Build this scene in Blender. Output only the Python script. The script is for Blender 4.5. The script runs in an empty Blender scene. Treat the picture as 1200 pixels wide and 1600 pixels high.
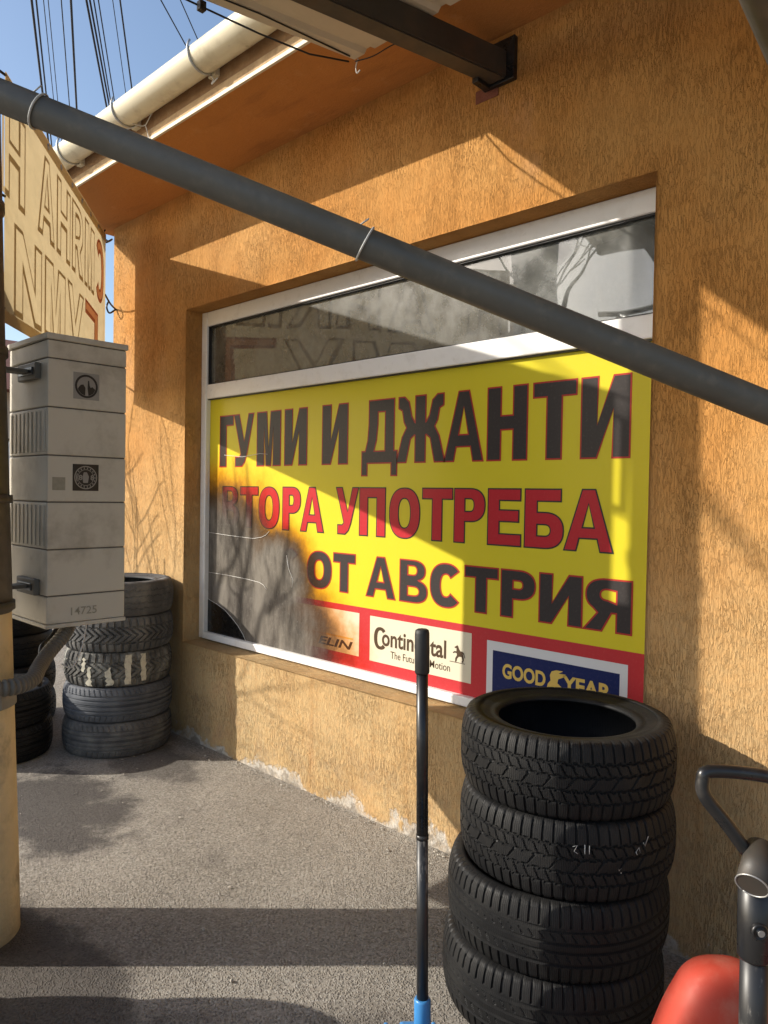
import bpy, bmesh, math, random
import numpy as np
from mathutils import Vector, Matrix
from mathutils.geometry import delaunay_2d_cdt
random.seed(7)
R_ = math.radians
scene = bpy.context.scene
COL = scene.collection

# ---------------------------------------------------------------- camera
cam = bpy.data.cameras.new('camera')
cam_ob = bpy.data.objects.new('camera', cam); COL.objects.link(cam_ob)
cam.sensor_fit = 'VERTICAL'; cam.sensor_height = 36.0; cam.sensor_width = 27.0
cam.lens = 36.0 * 1170.0 / 1600.0
cam.clip_start = 0.05; cam.clip_end = 2000
cam_ob.matrix_world = Matrix(((0.7206, -0.0283, 0.6928, 0.0), (0.6932, 0.0051, -0.7207, -2.44),
                              (0.0169, 0.9996, 0.0232, 1.5), (0, 0, 0, 1)))
scene.camera = cam_ob

# ---------------------------------------------------------------- sky, sun, exposure
SUN = Vector((1.0, 1.0, -0.7)).normalized()
world = bpy.data.worlds.new('World'); scene.world = world; world.use_nodes = True
wn = world.node_tree.nodes; wl = world.node_tree.links
sky = wn.new('ShaderNodeTexSky'); sky.sky_type = 'NISHITA'; sky.sun_disc = False
sky.sun_elevation = math.asin(-SUN.z); sky.sun_rotation = R_(225); sky.air_density = 1.0; sky.dust_density = 1.6
sky.ozone_density = 1.5
wl.new(sky.outputs[0], wn['Background'].inputs[0]); wn['Background'].inputs[1].default_value = 0.130
sun = bpy.data.lights.new('sun', 'SUN'); sun.energy = 3.75; sun.angle = R_(0.53); sun.color = (1.0, 0.93, 0.82)
sun_ob = bpy.data.objects.new('sun', sun); COL.objects.link(sun_ob)
sun_ob.rotation_euler = SUN.to_track_quat('-Z', 'Y').to_euler(); sun_ob.location = (-20, -20, 15)
vs = scene.view_settings
vs.view_transform = 'Standard'; vs.look = 'None'; vs.gamma = 1.0; vs.use_curve_mapping = False; vs.exposure = 0.70
scene.cycles.use_denoising = True
scene.cycles.max_bounces = 8

# ---------------------------------------------------------------- material helpers
class NT:
    def __init__(s, name):
        s.m = bpy.data.materials.new(name); s.m.use_nodes = True
        s.n = s.m.node_tree.nodes; s.l = s.m.node_tree.links
        s.b = s.n['Principled BSDF']; s.out = s.n['Material Output']
    def new(s, t, **kw):
        n = s.n.new(t)
        for k, v in kw.items():
            setattr(n, k, v)
        return n
    def link(s, a, b): s.l.new(a, b)
    def setin(s, sock, v):
        if isinstance(v, bpy.types.NodeSocket): s.link(v, sock)
        elif v is not None:
            if isinstance(v, (tuple, list)) and sock.type == 'RGBA' and len(v) == 3: v = (*v, 1)
            sock.default_value = v
    def pos(s): return s.new('ShaderNodeNewGeometry').outputs['Position']
    def objc(s): return s.new('ShaderNodeTexCoord').outputs['Object']
    def vmul(s, v, k):
        n = s.new('ShaderNodeVectorMath', operation='MULTIPLY'); s.setin(n.inputs[0], v); n.inputs[1].default_value = k
        return n.outputs[0]
    def noise(s, v, scale, detail=3, rough=.55, dist=0.0):
        n = s.new('ShaderNodeTexNoise'); s.setin(n.inputs['Vector'], v); n.inputs['Scale'].default_value = scale
        n.inputs['Detail'].default_value = detail; n.inputs['Roughness'].default_value = rough
        n.inputs['Distortion'].default_value = dist
        return n.outputs['Fac']
    def vor(s, v, scale, feature='F1'):
        n = s.new('ShaderNodeTexVoronoi', feature=feature); s.setin(n.inputs['Vector'], v); n.inputs['Scale'].default_value = scale
        return n.outputs['Distance'], (n.outputs['Color'] if feature == 'F1' else None)
    def math(s, op, a, b=None, c=None, clamp=False):
        n = s.new('ShaderNodeMath', operation=op); n.use_clamp = clamp
        s.setin(n.inputs[0], a)
        if b is not None: s.setin(n.inputs[1], b)
        if c is not None: s.setin(n.inputs[2], c)
        return n.outputs[0]
    def smooth(s, v, a, b, lo=0.0, hi=1.0):
        n = s.new('ShaderNodeMapRange', interpolation_type='SMOOTHSTEP'); s.setin(n.inputs[0], v)
        n.inputs[1].default_value = a; n.inputs[2].default_value = b; n.inputs[3].default_value = lo; n.inputs[4].default_value = hi
        return n.outputs[0]
    def mix(s, f, a, b, mode='MIX'):
        n = s.new('ShaderNodeMix', data_type='RGBA', blend_type=mode); s.setin(n.inputs[0], f)
        s.setin(n.inputs[6], a); s.setin(n.inputs[7], b)
        return n.outputs[2]
    def sep(s, v):
        n = s.new('ShaderNodeSeparateXYZ'); s.link(v, n.inputs[0]); return n.outputs
    def bump(s, h, dist, strength=1.0, prev=None):
        n = s.new('ShaderNodeBump'); s.link(h, n.inputs['Height']); n.inputs['Distance'].default_value = dist
        n.inputs['Strength'].default_value = strength
        if prev is not None: s.link(prev, n.inputs['Normal'])
        return n.outputs[0]
    def col(s, v): s.setin(s.b.inputs['Base Color'], v)
    def rough(s, v): s.setin(s.b.inputs['Roughness'], v)
    def set(s, k, v): s.setin(s.b.inputs[k], v)
    def nrm(s, v): s.link(v, s.b.inputs['Normal'])

M = {}
def simple(name, col, rough=.6, metal=0.0, var=.12, scale=9.0, bumpd=0.0, bscale=120, dirt=None, dirt_amt=.5, dirt_scale=6):
    t = NT(name); p = t.objc()
    c = tuple(x * (1 - var) for x in col); d = tuple(min(1, x * (1 + var)) for x in col)
    cc = t.mix(t.noise(p, scale, 4), c, d)
    if dirt:
        k = t.smooth(t.noise(p, dirt_scale, 6, .65), .48, .72, 0, dirt_amt); cc = t.mix(k, cc, dirt)
    t.col(cc)
    r = t.smooth(t.noise(p, scale * 2.3, 4), .3, .7, max(.02, rough - .08), min(1, rough + .08)); t.rough(r)
    t.set('Metallic', metal)
    if bumpd: t.nrm(t.bump(t.noise(p, bscale, 4), bumpd))
    M[name] = t.m
    return t.m

# scratched mineral render, ochre
def make_stucco(name, ca, cb, pale):
    t = NT(name); p = t.pos()
    x, y, z = t.sep(p)
    warp = t.new('ShaderNodeVectorMath', operation='ADD')
    nz = t.new('ShaderNodeTexNoise'); t.link(p, nz.inputs['Vector']); nz.inputs['Scale'].default_value = 9.0; nz.inputs['Detail'].default_value = 3
    t.link(t.vmul(nz.outputs['Color'], (.012, .012, .02)), warp.inputs[1]); t.link(p, warp.inputs[0]); pw_ = warp.outputs[0]
    g = t.noise(t.vmul(pw_, (1, 1, .20)), 190, 4, .62, .5)
    wv = t.noise(t.vmul(pw_, (1, 1, .16)), 128, 3, .55, .5)
    worm = t.smooth(t.math('ABSOLUTE', t.math('SUBTRACT', wv, .5)), .004, .045)
    patch = t.smooth(t.noise(p, 3.4, 4, .6), .36, .66, .35, 1.0)          # how deeply the float was dragged
    g2 = t.noise(t.vmul(p, (1, 1, .6)), 380, 3, .6, .2)
    groove = t.math('MULTIPLY', t.math('ADD', t.math('MULTIPLY', t.smooth(g, .30, .62), .45), t.math('MULTIPLY', worm, .75)), patch)
    base = t.mix(t.smooth(t.noise(p, 1.3, 5, .6), .35, .65), ca, cb)
    lowf = t.math('ADD', t.math('ADD', t.smooth(z, .3, 2.1, .85, 0.0), t.smooth(x, -4.3, -2.0, .12, -.08)), t.math('MULTIPLY', t.math('SUBTRACT', t.noise(p, 2.2, 5), .5), .7), clamp=True)
    base = t.mix(lowf, base, pale)
    base = t.mix(t.smooth(t.noise(t.vmul(p, (1, 1, .6)), 2.6, 6, .66), .56, .72, 0, .4), base, (.56, .31, .17))
    streak = t.smooth(t.noise(t.vmul(p, (5, 5, .35)), 1.6, 5, .65), .50, .75, 0, .42)
    base = t.mix(streak, base, tuple(c * .6 for c in ca))
    splash = t.math('MULTIPLY', t.smooth(z, .05, .55, .55, 0), t.smooth(t.noise(p, 7, 6, .7), .4, .7))
    base = t.mix(splash, base, (.30, .235, .155))
    base = t.mix(t.math('MULTIPLY', t.smooth(g, .30, .47, .16, 0), patch), base, tuple(c * .45 for c in ca))
    base = t.mix(t.math('MULTIPLY', t.math('MULTIPLY', t.math('SUBTRACT', 1.0, worm), .33), patch), base, tuple(c * .42 for c in ca))
    base = t.mix(t.smooth(t.noise(p, 40, 3), .3, .7, 0, .16), base, tuple(min(1, c * 1.35) for c in ca))
    # flaking lime wash at the foot of the wall
    k = t.math('ADD', t.math('MULTIPLY', t.noise(p, 4.5, 6, .66), .46), t.math('MULTIPLY', z, -1.0))
    k = t.math('ADD', k, t.math('MULTIPLY', t.noise(p, 45, 4, .6), .03))
    fl = t.smooth(k, .195, .225)
    fl2 = t.smooth(k, .235, .26)
    white = t.mix(t.noise(p, 30, 4), (.42, .38, .32), (.70, .66, .60))
    base = t.mix(t.math('MULTIPLY', fl, t.smooth(t.noise(p, 16, 5, .7), .3, .6, .35, 1.0)), base, white)
    base = t.mix(t.math('MULTIPLY', fl2, .8), base, t.mix(t.noise(p, 18, 4), (.14, .115, .09), (.40, .35, .29)))
    t.col(base); t.rough(.93); t.set('Specular IOR Level', .2)
    h = t.math('ADD', t.math('MULTIPLY', groove, 1.0), t.math('MULTIPLY', g2, .35))
    h = t.math('SUBTRACT', h, t.math('MULTIPLY', fl, .7))
    t.nrm(t.bump(h, .0050, 1.0))
    M[name] = t.m
make_stucco('stucco', (.51, .232, .060), (.57, .305, .100), (.53, .395, .212))

def make_soffit():
    t = NT('soffit_plaster'); p = t.pos()
    c = t.mix(t.noise(p, 3, 6, .65), (.46, .185, .045), (.56, .25, .065))
    c = t.mix(t.smooth(t.noise(p, 7, 6, .7), .56, .74, 0, .4), c, (.66, .38, .16))
    c = t.mix(t.smooth(t.noise(t.vmul(p, (.5, 2.2, 1)), 2.6, 6, .68), .52, .70, 0, .45), c, (.26, .10, .03))
    t.col(c); t.rough(.9); t.nrm(t.bump(t.noise(p, 45, 6, .7), .006))
    M['soffit_plaster'] = t.m
make_soffit()

def make_asphalt():
    t = NT('asphalt'); p = t.pos()
    d, c = t.vor(p, 140)
    n1 = t.noise(p, 330, 3, .6)
    big = t.noise(p, 1.1, 5, .6)
    base = t.mix(t.smooth(big, .3, .7), (.255, .228, .190), (.36, .325, .275))
    spk = t.sep(c)[0]
    base = t.mix(t.smooth(spk, .55, 1.0, 0, .45), base, (.50, .47, .42))
    base = t.mix(t.smooth(spk, .35, .0, 0, .45), base, (.09, .083, .075))
    base = t.mix(t.smooth(n1, .55, .8, 0, .35), base, (.07, .065, .058))
    st = t.smooth(t.noise(p, 1.9, 6, .62, .4), .57, .72, 0, .5)
    base = t.mix(st, base, (.075, .064, .060))
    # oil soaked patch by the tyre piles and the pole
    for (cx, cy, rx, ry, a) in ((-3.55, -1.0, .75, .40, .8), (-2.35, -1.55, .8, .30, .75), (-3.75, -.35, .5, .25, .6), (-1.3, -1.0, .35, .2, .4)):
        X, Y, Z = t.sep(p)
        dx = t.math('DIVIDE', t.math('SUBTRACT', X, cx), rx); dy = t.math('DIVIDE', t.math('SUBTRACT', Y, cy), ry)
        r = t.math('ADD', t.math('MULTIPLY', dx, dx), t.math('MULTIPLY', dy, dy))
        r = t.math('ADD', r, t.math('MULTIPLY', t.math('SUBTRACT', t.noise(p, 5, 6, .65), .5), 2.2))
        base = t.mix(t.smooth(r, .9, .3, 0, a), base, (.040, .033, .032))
    t.col(base); t.rough(t.smooth(st, 0, .6, .88, .7))
    h = t.math('ADD', t.math('MULTIPLY', t.smooth(d, 0, .55, 1, 0), 1.0), t.math('MULTIPLY', n1, .5))
    h = t.math('ADD', h, t.math('MULTIPLY', t.noise(p, 14, 4), .9))
    t.nrm(t.bump(h, .0075, 1.0))
    M['asphalt'] = t.m
make_asphalt()

simple('white_pvc', (.87, .86, .84), .35, var=.04, dirt=(.50, .46, .40), dirt_amt=.28, dirt_scale=9)
simple('cream_gutter', (.72, .66, .50), .35, var=.06, dirt=(.40, .33, .22), dirt_amt=.5, dirt_scale=5)
simple('white_trim', (.66, .58, .44), .6, var=.08, dirt=(.45, .36, .25), dirt_amt=.5)
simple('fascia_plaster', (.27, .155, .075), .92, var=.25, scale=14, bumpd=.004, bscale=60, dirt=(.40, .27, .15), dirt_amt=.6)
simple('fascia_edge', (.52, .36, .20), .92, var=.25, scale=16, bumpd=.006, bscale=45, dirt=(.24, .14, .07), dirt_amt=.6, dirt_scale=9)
simple('grey_pipe_paint', (.078, .074, .063), .5, var=.3, scale=7, bumpd=.0006, bscale=50, dirt=(.17, .145, .11), dirt_amt=.3, dirt_scale=26)
simple('dark_steel', (.045, .040, .034), .5, var=.2, dirt=(.10, .06, .035), dirt_amt=.4)
simple('black_paint', (.012, .012, .013), .32, var=.2, dirt=(.10, .09, .08), dirt_amt=.25, dirt_scale=14)
simple('black_rubber_grip', (.016, .016, .016), .55, var=.2)
simple('black_cable', (.012, .012, .014), .5)
simple('galvanised', (.45, .45, .44), .45, metal=.7, var=.2)
simple('wire_white', (.62, .60, .56), .5)
simple('blue_paint', (.045, .22, .50), .4, dirt=(.05, .05, .05), dirt_amt=.4)
simple('cabinet_grey', (.55, .515, .435), .62, var=.07, scale=5, dirt=(.25, .21, .16), dirt_amt=.55, dirt_scale=4.5)
simple('cabinet_seam', (.10, .09, .075), .8)
simple('sticker_black', (.015, .015, .015), .4)
simple('sticker_pale', (.27, .26, .24), .5, var=.2)
simple('sticker_faded', (.30, .28, .22), .6, var=.3, scale=60)
simple('concrete', (.68, .53, .30), .9, var=.3, scale=5, bumpd=.004, bscale=40, dirt=(.10, .08, .055), dirt_amt=.75, dirt_scale=4)
simple('hose_grey', (.135, .12, .095), .6, var=.25)
simple('bracket_grey', (.13, .12, .10), .6, var=.2)
simple('conduit_grey', (.24, .22, .18), .6, var=.2)
simple('brick_red_patch', (.20, .065, .04), .9, bumpd=.01, bscale=40)
simple('canopy_sheet', (.62, .56, .44), .55, var=.1, dirt=(.28, .22, .15), dirt_amt=.55, dirt_scale=3)
simple('room_wall', (.24, .19, .14), .9, var=.2)
simple('bark', (.075, .058, .045), .9, var=.3, scale=20)
simple('roof_tile', (.20, .075, .045), .85, var=.3, scale=8)
simple('house_wall', (.48, .42, .33), .9, var=.1)
simple('dark_glass', (.02, .022, .025), .08)
simple('paper_tape', (.62, .58, .46), .8, var=.2, dirt=(.12, .10, .08), dirt_amt=.7, dirt_scale=30)
simple('chalk', (.55, .55, .52), .9)
simple('litter', (.36, .33, .28), .8, var=.4)
simple('crack_white', (.85, .84, .80), .4)
simple('shadow_black', (.010, .009, .009), .25)  # near-black for the tyre shadow painted on the sign's corner
simple('tie_grey', (.42, .42, .40), .5)

def red_paint():
    t = NT('red_paint'); p = t.objc()
    c = t.mix(t.noise(p, 6, 5, .6), (.34, .036, .020), (.44, .060, .036))
    c = t.mix(t.smooth(t.noise(p, 3.5, 4), .5, .75, 0, .45), c, (.50, .20, .14))
    c = t.mix(t.smooth(t.noise(p, 70, 4, .7), .66, .74, 0, .7), c, (.08, .05, .04))
    c = t.mix(t.smooth(t.noise(p, 9, 7, .7), .45, .75, 0, .35), c, (.40, .22, .16))
    t.col(c); t.rough(t.smooth(t.noise(p, 8, 6, .7), .3, .7, .45, .8)); t.set('Specular IOR Level', .3); M['red_paint'] = t.m
red_paint()

def scratched_tube():
    t = NT('scratched_black'); p = t.objc()
    k = t.smooth(t.noise(t.vmul(p, (14, 14, 4.5)), 1.0, 8, .72), .56, .66, 0, .6)
    t.col(t.mix(k, (.018, .018, .019), (.30, .28, .25))); t.rough(.42); M['scratched_black'] = t.m
scratched_tube()

def rubber(name, col, dust, amt, rough=.62, sipes=0.0):
    t = NT(name); p = t.objc()
    c = t.mix(t.noise(p, 12, 4), tuple(x * .8 for x in col), tuple(x * 1.25 for x in col))
    c = t.mix(t.smooth(t.noise(p, 7, 7, .68), .42, .72, 0, amt), c, dust)
    c = t.mix(t.smooth(t.noise(p, 160, 3, .6), .66, .78, 0, amt * .8), c, dust)
    t.col(c); t.rough(t.smooth(t.noise(p, 9, 4), .3, .7, rough - .1, rough + .1)); t.set('Specular IOR Level', .26)
    h = t.noise(p, 260, 3)
    nb = t.bump(h, .0008)
    if sipes:
        uv = t.new('ShaderNodeTexCoord').outputs['UV']; u, v, _ = t.sep(uv)
        w = t.math('ADD', t.math('MULTIPLY', u, 5.0), t.math('MULTIPLY', t.math('SINE', t.math('MULTIPLY', v, 34.0)), .12))
        tri = t.math('PINGPONG', w, .5)
        nb = t.bump(t.smooth(tri, 0, .16), .0016, sipes, nb)
    t.nrm(nb); M[name] = t.m
rubber('tread_black', (.0085, .0085, .009), (.038, .036, .032), .32, .58, 1.0)
rubber('side_black', (.012, .012, .012), (.085, .080, .070), .50, .42)
rubber('tread_dusty', (.085, .085, .086), (.24, .23, .21), .65, .75, .6)
rubber('side_dusty', (.07, .07, .07), (.20, .19, .175), .6, .7)
rubber('tread_blue', (.085, .092, .105), (.18, .185, .195), .6, .72)
rubber('tread_patchy', (.07, .068, .064), (.38, .37, .33), .75, .8, .4)

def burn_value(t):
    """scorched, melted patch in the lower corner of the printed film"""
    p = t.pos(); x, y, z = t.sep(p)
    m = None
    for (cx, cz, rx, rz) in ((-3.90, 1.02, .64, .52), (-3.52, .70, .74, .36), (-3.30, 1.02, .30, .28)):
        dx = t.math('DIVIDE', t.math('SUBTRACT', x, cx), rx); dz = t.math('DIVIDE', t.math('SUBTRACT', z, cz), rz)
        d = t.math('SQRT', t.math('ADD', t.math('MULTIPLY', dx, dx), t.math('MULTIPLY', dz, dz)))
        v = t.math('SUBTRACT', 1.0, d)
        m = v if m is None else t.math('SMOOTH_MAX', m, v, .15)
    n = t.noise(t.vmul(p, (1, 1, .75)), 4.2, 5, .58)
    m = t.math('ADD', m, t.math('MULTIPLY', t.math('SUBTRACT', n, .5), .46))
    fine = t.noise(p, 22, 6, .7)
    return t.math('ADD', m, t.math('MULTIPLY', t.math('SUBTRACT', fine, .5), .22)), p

def print_mat(name, col, rough=.28):
    t = NT(name); m, p = burn_value(t)
    c = t.mix(t.noise(p, 3, 4), tuple(x * .95 for x in col), tuple(min(1, x * 1.04) for x in col))
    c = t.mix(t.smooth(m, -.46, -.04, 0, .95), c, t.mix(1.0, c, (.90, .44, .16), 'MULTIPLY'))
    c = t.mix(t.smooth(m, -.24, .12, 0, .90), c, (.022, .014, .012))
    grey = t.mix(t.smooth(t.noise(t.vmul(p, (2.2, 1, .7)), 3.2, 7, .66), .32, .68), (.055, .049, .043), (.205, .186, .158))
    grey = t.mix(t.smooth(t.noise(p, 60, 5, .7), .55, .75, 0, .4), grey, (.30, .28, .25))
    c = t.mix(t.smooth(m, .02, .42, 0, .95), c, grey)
    dustm = t.smooth(t.noise(p, 85, 4, .7), .50, .80, 0, .045)
    c = t.mix(dustm, c, (.62, .58, .50))
    t.col(c)
    t.rough(t.smooth(m, 0, .3, rough, .5)); t.set('Specular IOR Level', .08); t.set('Coat Weight', .015); t.set('Coat Roughness', .12)
    wr = t.noise(t.vmul(p, (1, 1, .5)), 9, 4)
    bm = t.math('MULTIPLY', wr, t.smooth(m, -.1, .3))
    t.nrm(t.bump(bm, .010))
    M[name] = t.m
print_mat('print_yellow', (.65, .55, .034))
print_mat('print_black', (.050, .044, .043))
print_mat('print_red', (.50, .045, .050))
print_mat('print_redletter', (.46, .030, .040))
print_mat('print_outline_red', (.42, .045, .035))
print_mat('print_white', (.68, .62, .47))
print_mat('print_whiteblue', (.66, .66, .66))
print_mat('print_navy', (.018, .026, .10))
print_mat('print_gold', (.68, .48, .12))
print_mat('print_brown', (.085, .055, .035))

def glass_mat():
    t = NT('dusty_glass'); p = t.pos()
    fr = t.new('ShaderNodeFresnel'); fr.inputs[0].default_value = 1.75
    gl = t.new('ShaderNodeBsdfGlossy'); gl.inputs['Roughness'].default_value = .012
    tr = t.new('ShaderNodeBsdfTransparent'); tr.inputs[0].default_value = (.62, .64, .62, 1)
    mx = t.new('ShaderNodeMixShader'); t.link(t.math('MULTIPLY', fr.outputs[0], 1.55, clamp=True), mx.inputs[0])
    t.link(tr.outputs[0], mx.inputs[1]); t.link(gl.outputs[0], mx.inputs[2])
    df = t.new('ShaderNodeBsdfDiffuse'); df.inputs[0].default_value = (.66, .66, .60, 1)
    spec = t.smooth(t.noise(p, 190, 3, .6), .62, .72, 0, .55)
    film = t.smooth(t.noise(t.vmul(p, (1, 1, .6)), 5, 6, .68), .25, .75, .035, .19)
    mx2 = t.new('ShaderNodeMixShader'); t.link(t.math('MAXIMUM', spec, film), mx2.inputs[0])
    t.link(mx.outputs[0], mx2.inputs[1]); t.link(df.outputs[0], mx2.inputs[2])
    nb = t.bump(t.noise(p, 1.6, 2), .004); t.link(nb, gl.inputs['Normal'])
    g2 = t.new('ShaderNodeBsdfGlossy'); g2.inputs['Roughness'].default_value = .28
    mg = t.new('ShaderNodeMixShader'); t.link(t.smooth(t.noise(p, 6, 5, .65), .35, .7, .05, .40), mg.inputs[0])
    t.link(gl.outputs[0], mg.inputs[1]); t.link(g2.outputs[0], mg.inputs[2]); t.link(mg.outputs[0], mx.inputs[2])
    t.link(mx2.outputs[0], t.out.inputs[0]); M['dusty_glass'] = t.m
glass_mat()

def cloth_mat(name, col, trans):
    t = NT(name); p = t.pos()
    c = t.mix(t.noise(p, 2.2, 5, .6), tuple(x * .86 for x in col), col)
    c = t.mix(t.smooth(t.noise(p, 5, 6, .7), .52, .75, 0, .35), c, tuple(x * .6 for x in col))
    df = t.new('ShaderNodeBsdfDiffuse'); tl = t.new('ShaderNodeBsdfTranslucent')
    t.link(c, df.inputs[0]); t.link(c, tl.inputs[0])
    nb = t.bump(t.noise(t.vmul(p, (1, 1, 1.6)), 2.3, 3), .05)
    t.link(nb, df.inputs['Normal']); t.link(nb, tl.inputs['Normal'])
    mx = t.new('ShaderNodeMixShader'); mx.inputs[0].default_value = trans
    t.link(df.outputs[0], mx.inputs[1]); t.link(tl.outputs[0], mx.inputs[2]); t.link(mx.outputs[0], t.out.inputs[0])
    M[name] = t.m
cloth_mat('banner_cloth', (.475, .375, .215), .5)
cloth_mat('banner_hem', (.60, .46, .26), .35)
cloth_mat('banner_print', (.50, .385, .225), .4)
cloth_mat('banner_red', (.55, .20, .12), .4)
cloth_mat('banner_pink', (.92, .50, .32), .4)

# ---------------------------------------------------------------- mesh helpers
def link_mesh(name, me, mat=None, parent=None, loc=None, rot=None):
    o = bpy.data.objects.new(name, me); COL.objects.link(o)
    if mat is not None:
        me.materials.clear()
        for mm in (mat if isinstance(mat, (list, tuple)) else [mat]): me.materials.append(M[mm] if isinstance(mm, str) else mm)
    if parent is not None: o.parent = parent
    if loc is not None: o.location = loc
    if rot is not None: o.rotation_euler = rot
    return o
def tag(o, label=None, cat=None, group=None, kind=None):
    if label: o['label'] = label
    if cat: o['category'] = cat
    if group: o['group'] = group
    if kind: o['kind'] = kind
    return o
def empty(name, loc=(0, 0, 0), rz=0.0):
    o = bpy.data.objects.new(name, None); COL.objects.link(o); o.location = loc; o.rotation_euler = (0, 0, rz); o.empty_display_size = .1
    return o
class MB:
    def __init__(s): s.bm = bmesh.new()
    def box(s, x0, x1, y0, y1, z0, z1, bev=0.0, mtx=None):
        r = bmesh.ops.create_cube(s.bm, size=1.0); vs_ = r['verts']
        mt = Matrix.Translation(((x0 + x1) / 2, (y0 + y1) / 2, (z0 + z1) / 2)) @ Matrix.Diagonal((x1 - x0, y1 - y0, z1 - z0, 1))
        if mtx is not None: mt = mtx @ mt
        bmesh.ops.transform(s.bm, matrix=mt, verts=vs_)
        if bev:
            es = list({e for v in vs_ for e in v.link_edges})
            bmesh.ops.bevel(s.bm, geom=es, offset=bev, segments=2, profile=.5, affect='EDGES')
        return s
    def tube(s, pts, rad, seg=12, cap=True):
        pts = [Vector(p) for p in pts]; n = len(pts)
        rads = rad if isinstance(rad, (list, tuple)) else [rad] * n
        rings = []; up = None
        for i, p in enumerate(pts):
            d = (pts[min(i + 1, n - 1)] - pts[max(i - 1, 0)]).normalized()
            if up is None:
                up = d.orthogonal().normalized()
            else:
                up = (up - d * up.dot(d)); up = up.normalized() if up.length > 1e-6 else d.orthogonal().normalized()
            b = d.cross(up)
            rings.append([s.bm.verts.new(p + (up * math.cos(a) + b * math.sin(a)) * rads[i]) for a in [2 * math.pi * k / seg for k in range(seg)]])
        for i in range(n - 1):
            for k in range(seg):
                f = s.bm.faces.new((rings[i][k], rings[i][(k + 1) % seg], rings[i + 1][(k + 1) % seg], rings[i + 1][k])); f.smooth = True
        if cap:
            s.bm.faces.new(rings[0][::-1]); s.bm.faces.new(rings[-1])
        return s
    def lathe(s, prof, seg=32, mtx=None, smooth=True):
        rings = []
        for r, z in prof:
            rings.append([s.bm.verts.new((r * math.cos(2 * math.pi * k / seg), r * math.sin(2 * math.pi * k / seg), z)) for k in range(seg)])
        for i in range(len(prof) - 1):
            for k in range(seg):
                f = s.bm.faces.new((rings[i][k], rings[i][(k + 1) % seg], rings[i + 1][(k + 1) % seg], rings[i + 1][k])); f.smooth = smooth
        s.bm.faces.new(rings[0][::-1]); s.bm.faces.new(rings[-1])
        if mtx is not None: bmesh.ops.transform(s.bm, matrix=mtx, verts=[v for r_ in rings for v in r_])
        return s
    def poly(s, pts):
        s.bm.faces.new([s.bm.verts.new(p) for p in pts]); return s
    def build(s, name, mat, parent=None, loc=None, rot=None):
        bmesh.ops.recalc_face_normals(s.bm, faces=s.bm.faces[:])
        me = bpy.data.meshes.new(name); s.bm.to_mesh(me); s.bm.free()
        return link_mesh(name, me, mat, parent, loc, rot)
def bez(pts, n=24):
    """Catmull-Rom through points"""
    P = [Vector(p) for p in pts]; P = [P[0] * 2 - P[1]] + P + [P[-1] * 2 - P[-2]]; out = []
    for i in range(1, len(P) - 2):
        for k in range(n):
            t = k / n; a, b, c, d = P[i - 1:i + 3]
            out.append(.5 * ((2 * b) + (c - a) * t + (2 * a - 5 * b + 4 * c - d) * t * t + (3 * b - a - 3 * c + d) * t ** 3))
    out.append(P[-2]); return out

# ---------------------------------------------------------------- ground
def ground():
    bm = bmesh.new()
    L = 600
    bm.faces.new([bm.verts.new(p) for p in ((-L, -L, 0), (L, -L, 0), (L, L, 0), (-L, L, 0))])
    me = bpy.data.meshes.new('ground'); bm.to_mesh(me); bm.free()
    tag(link_mesh('ground', me, 'asphalt'), 'worn grey asphalt of the yard with dark oil stains', kind='structure')
ground()

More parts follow.
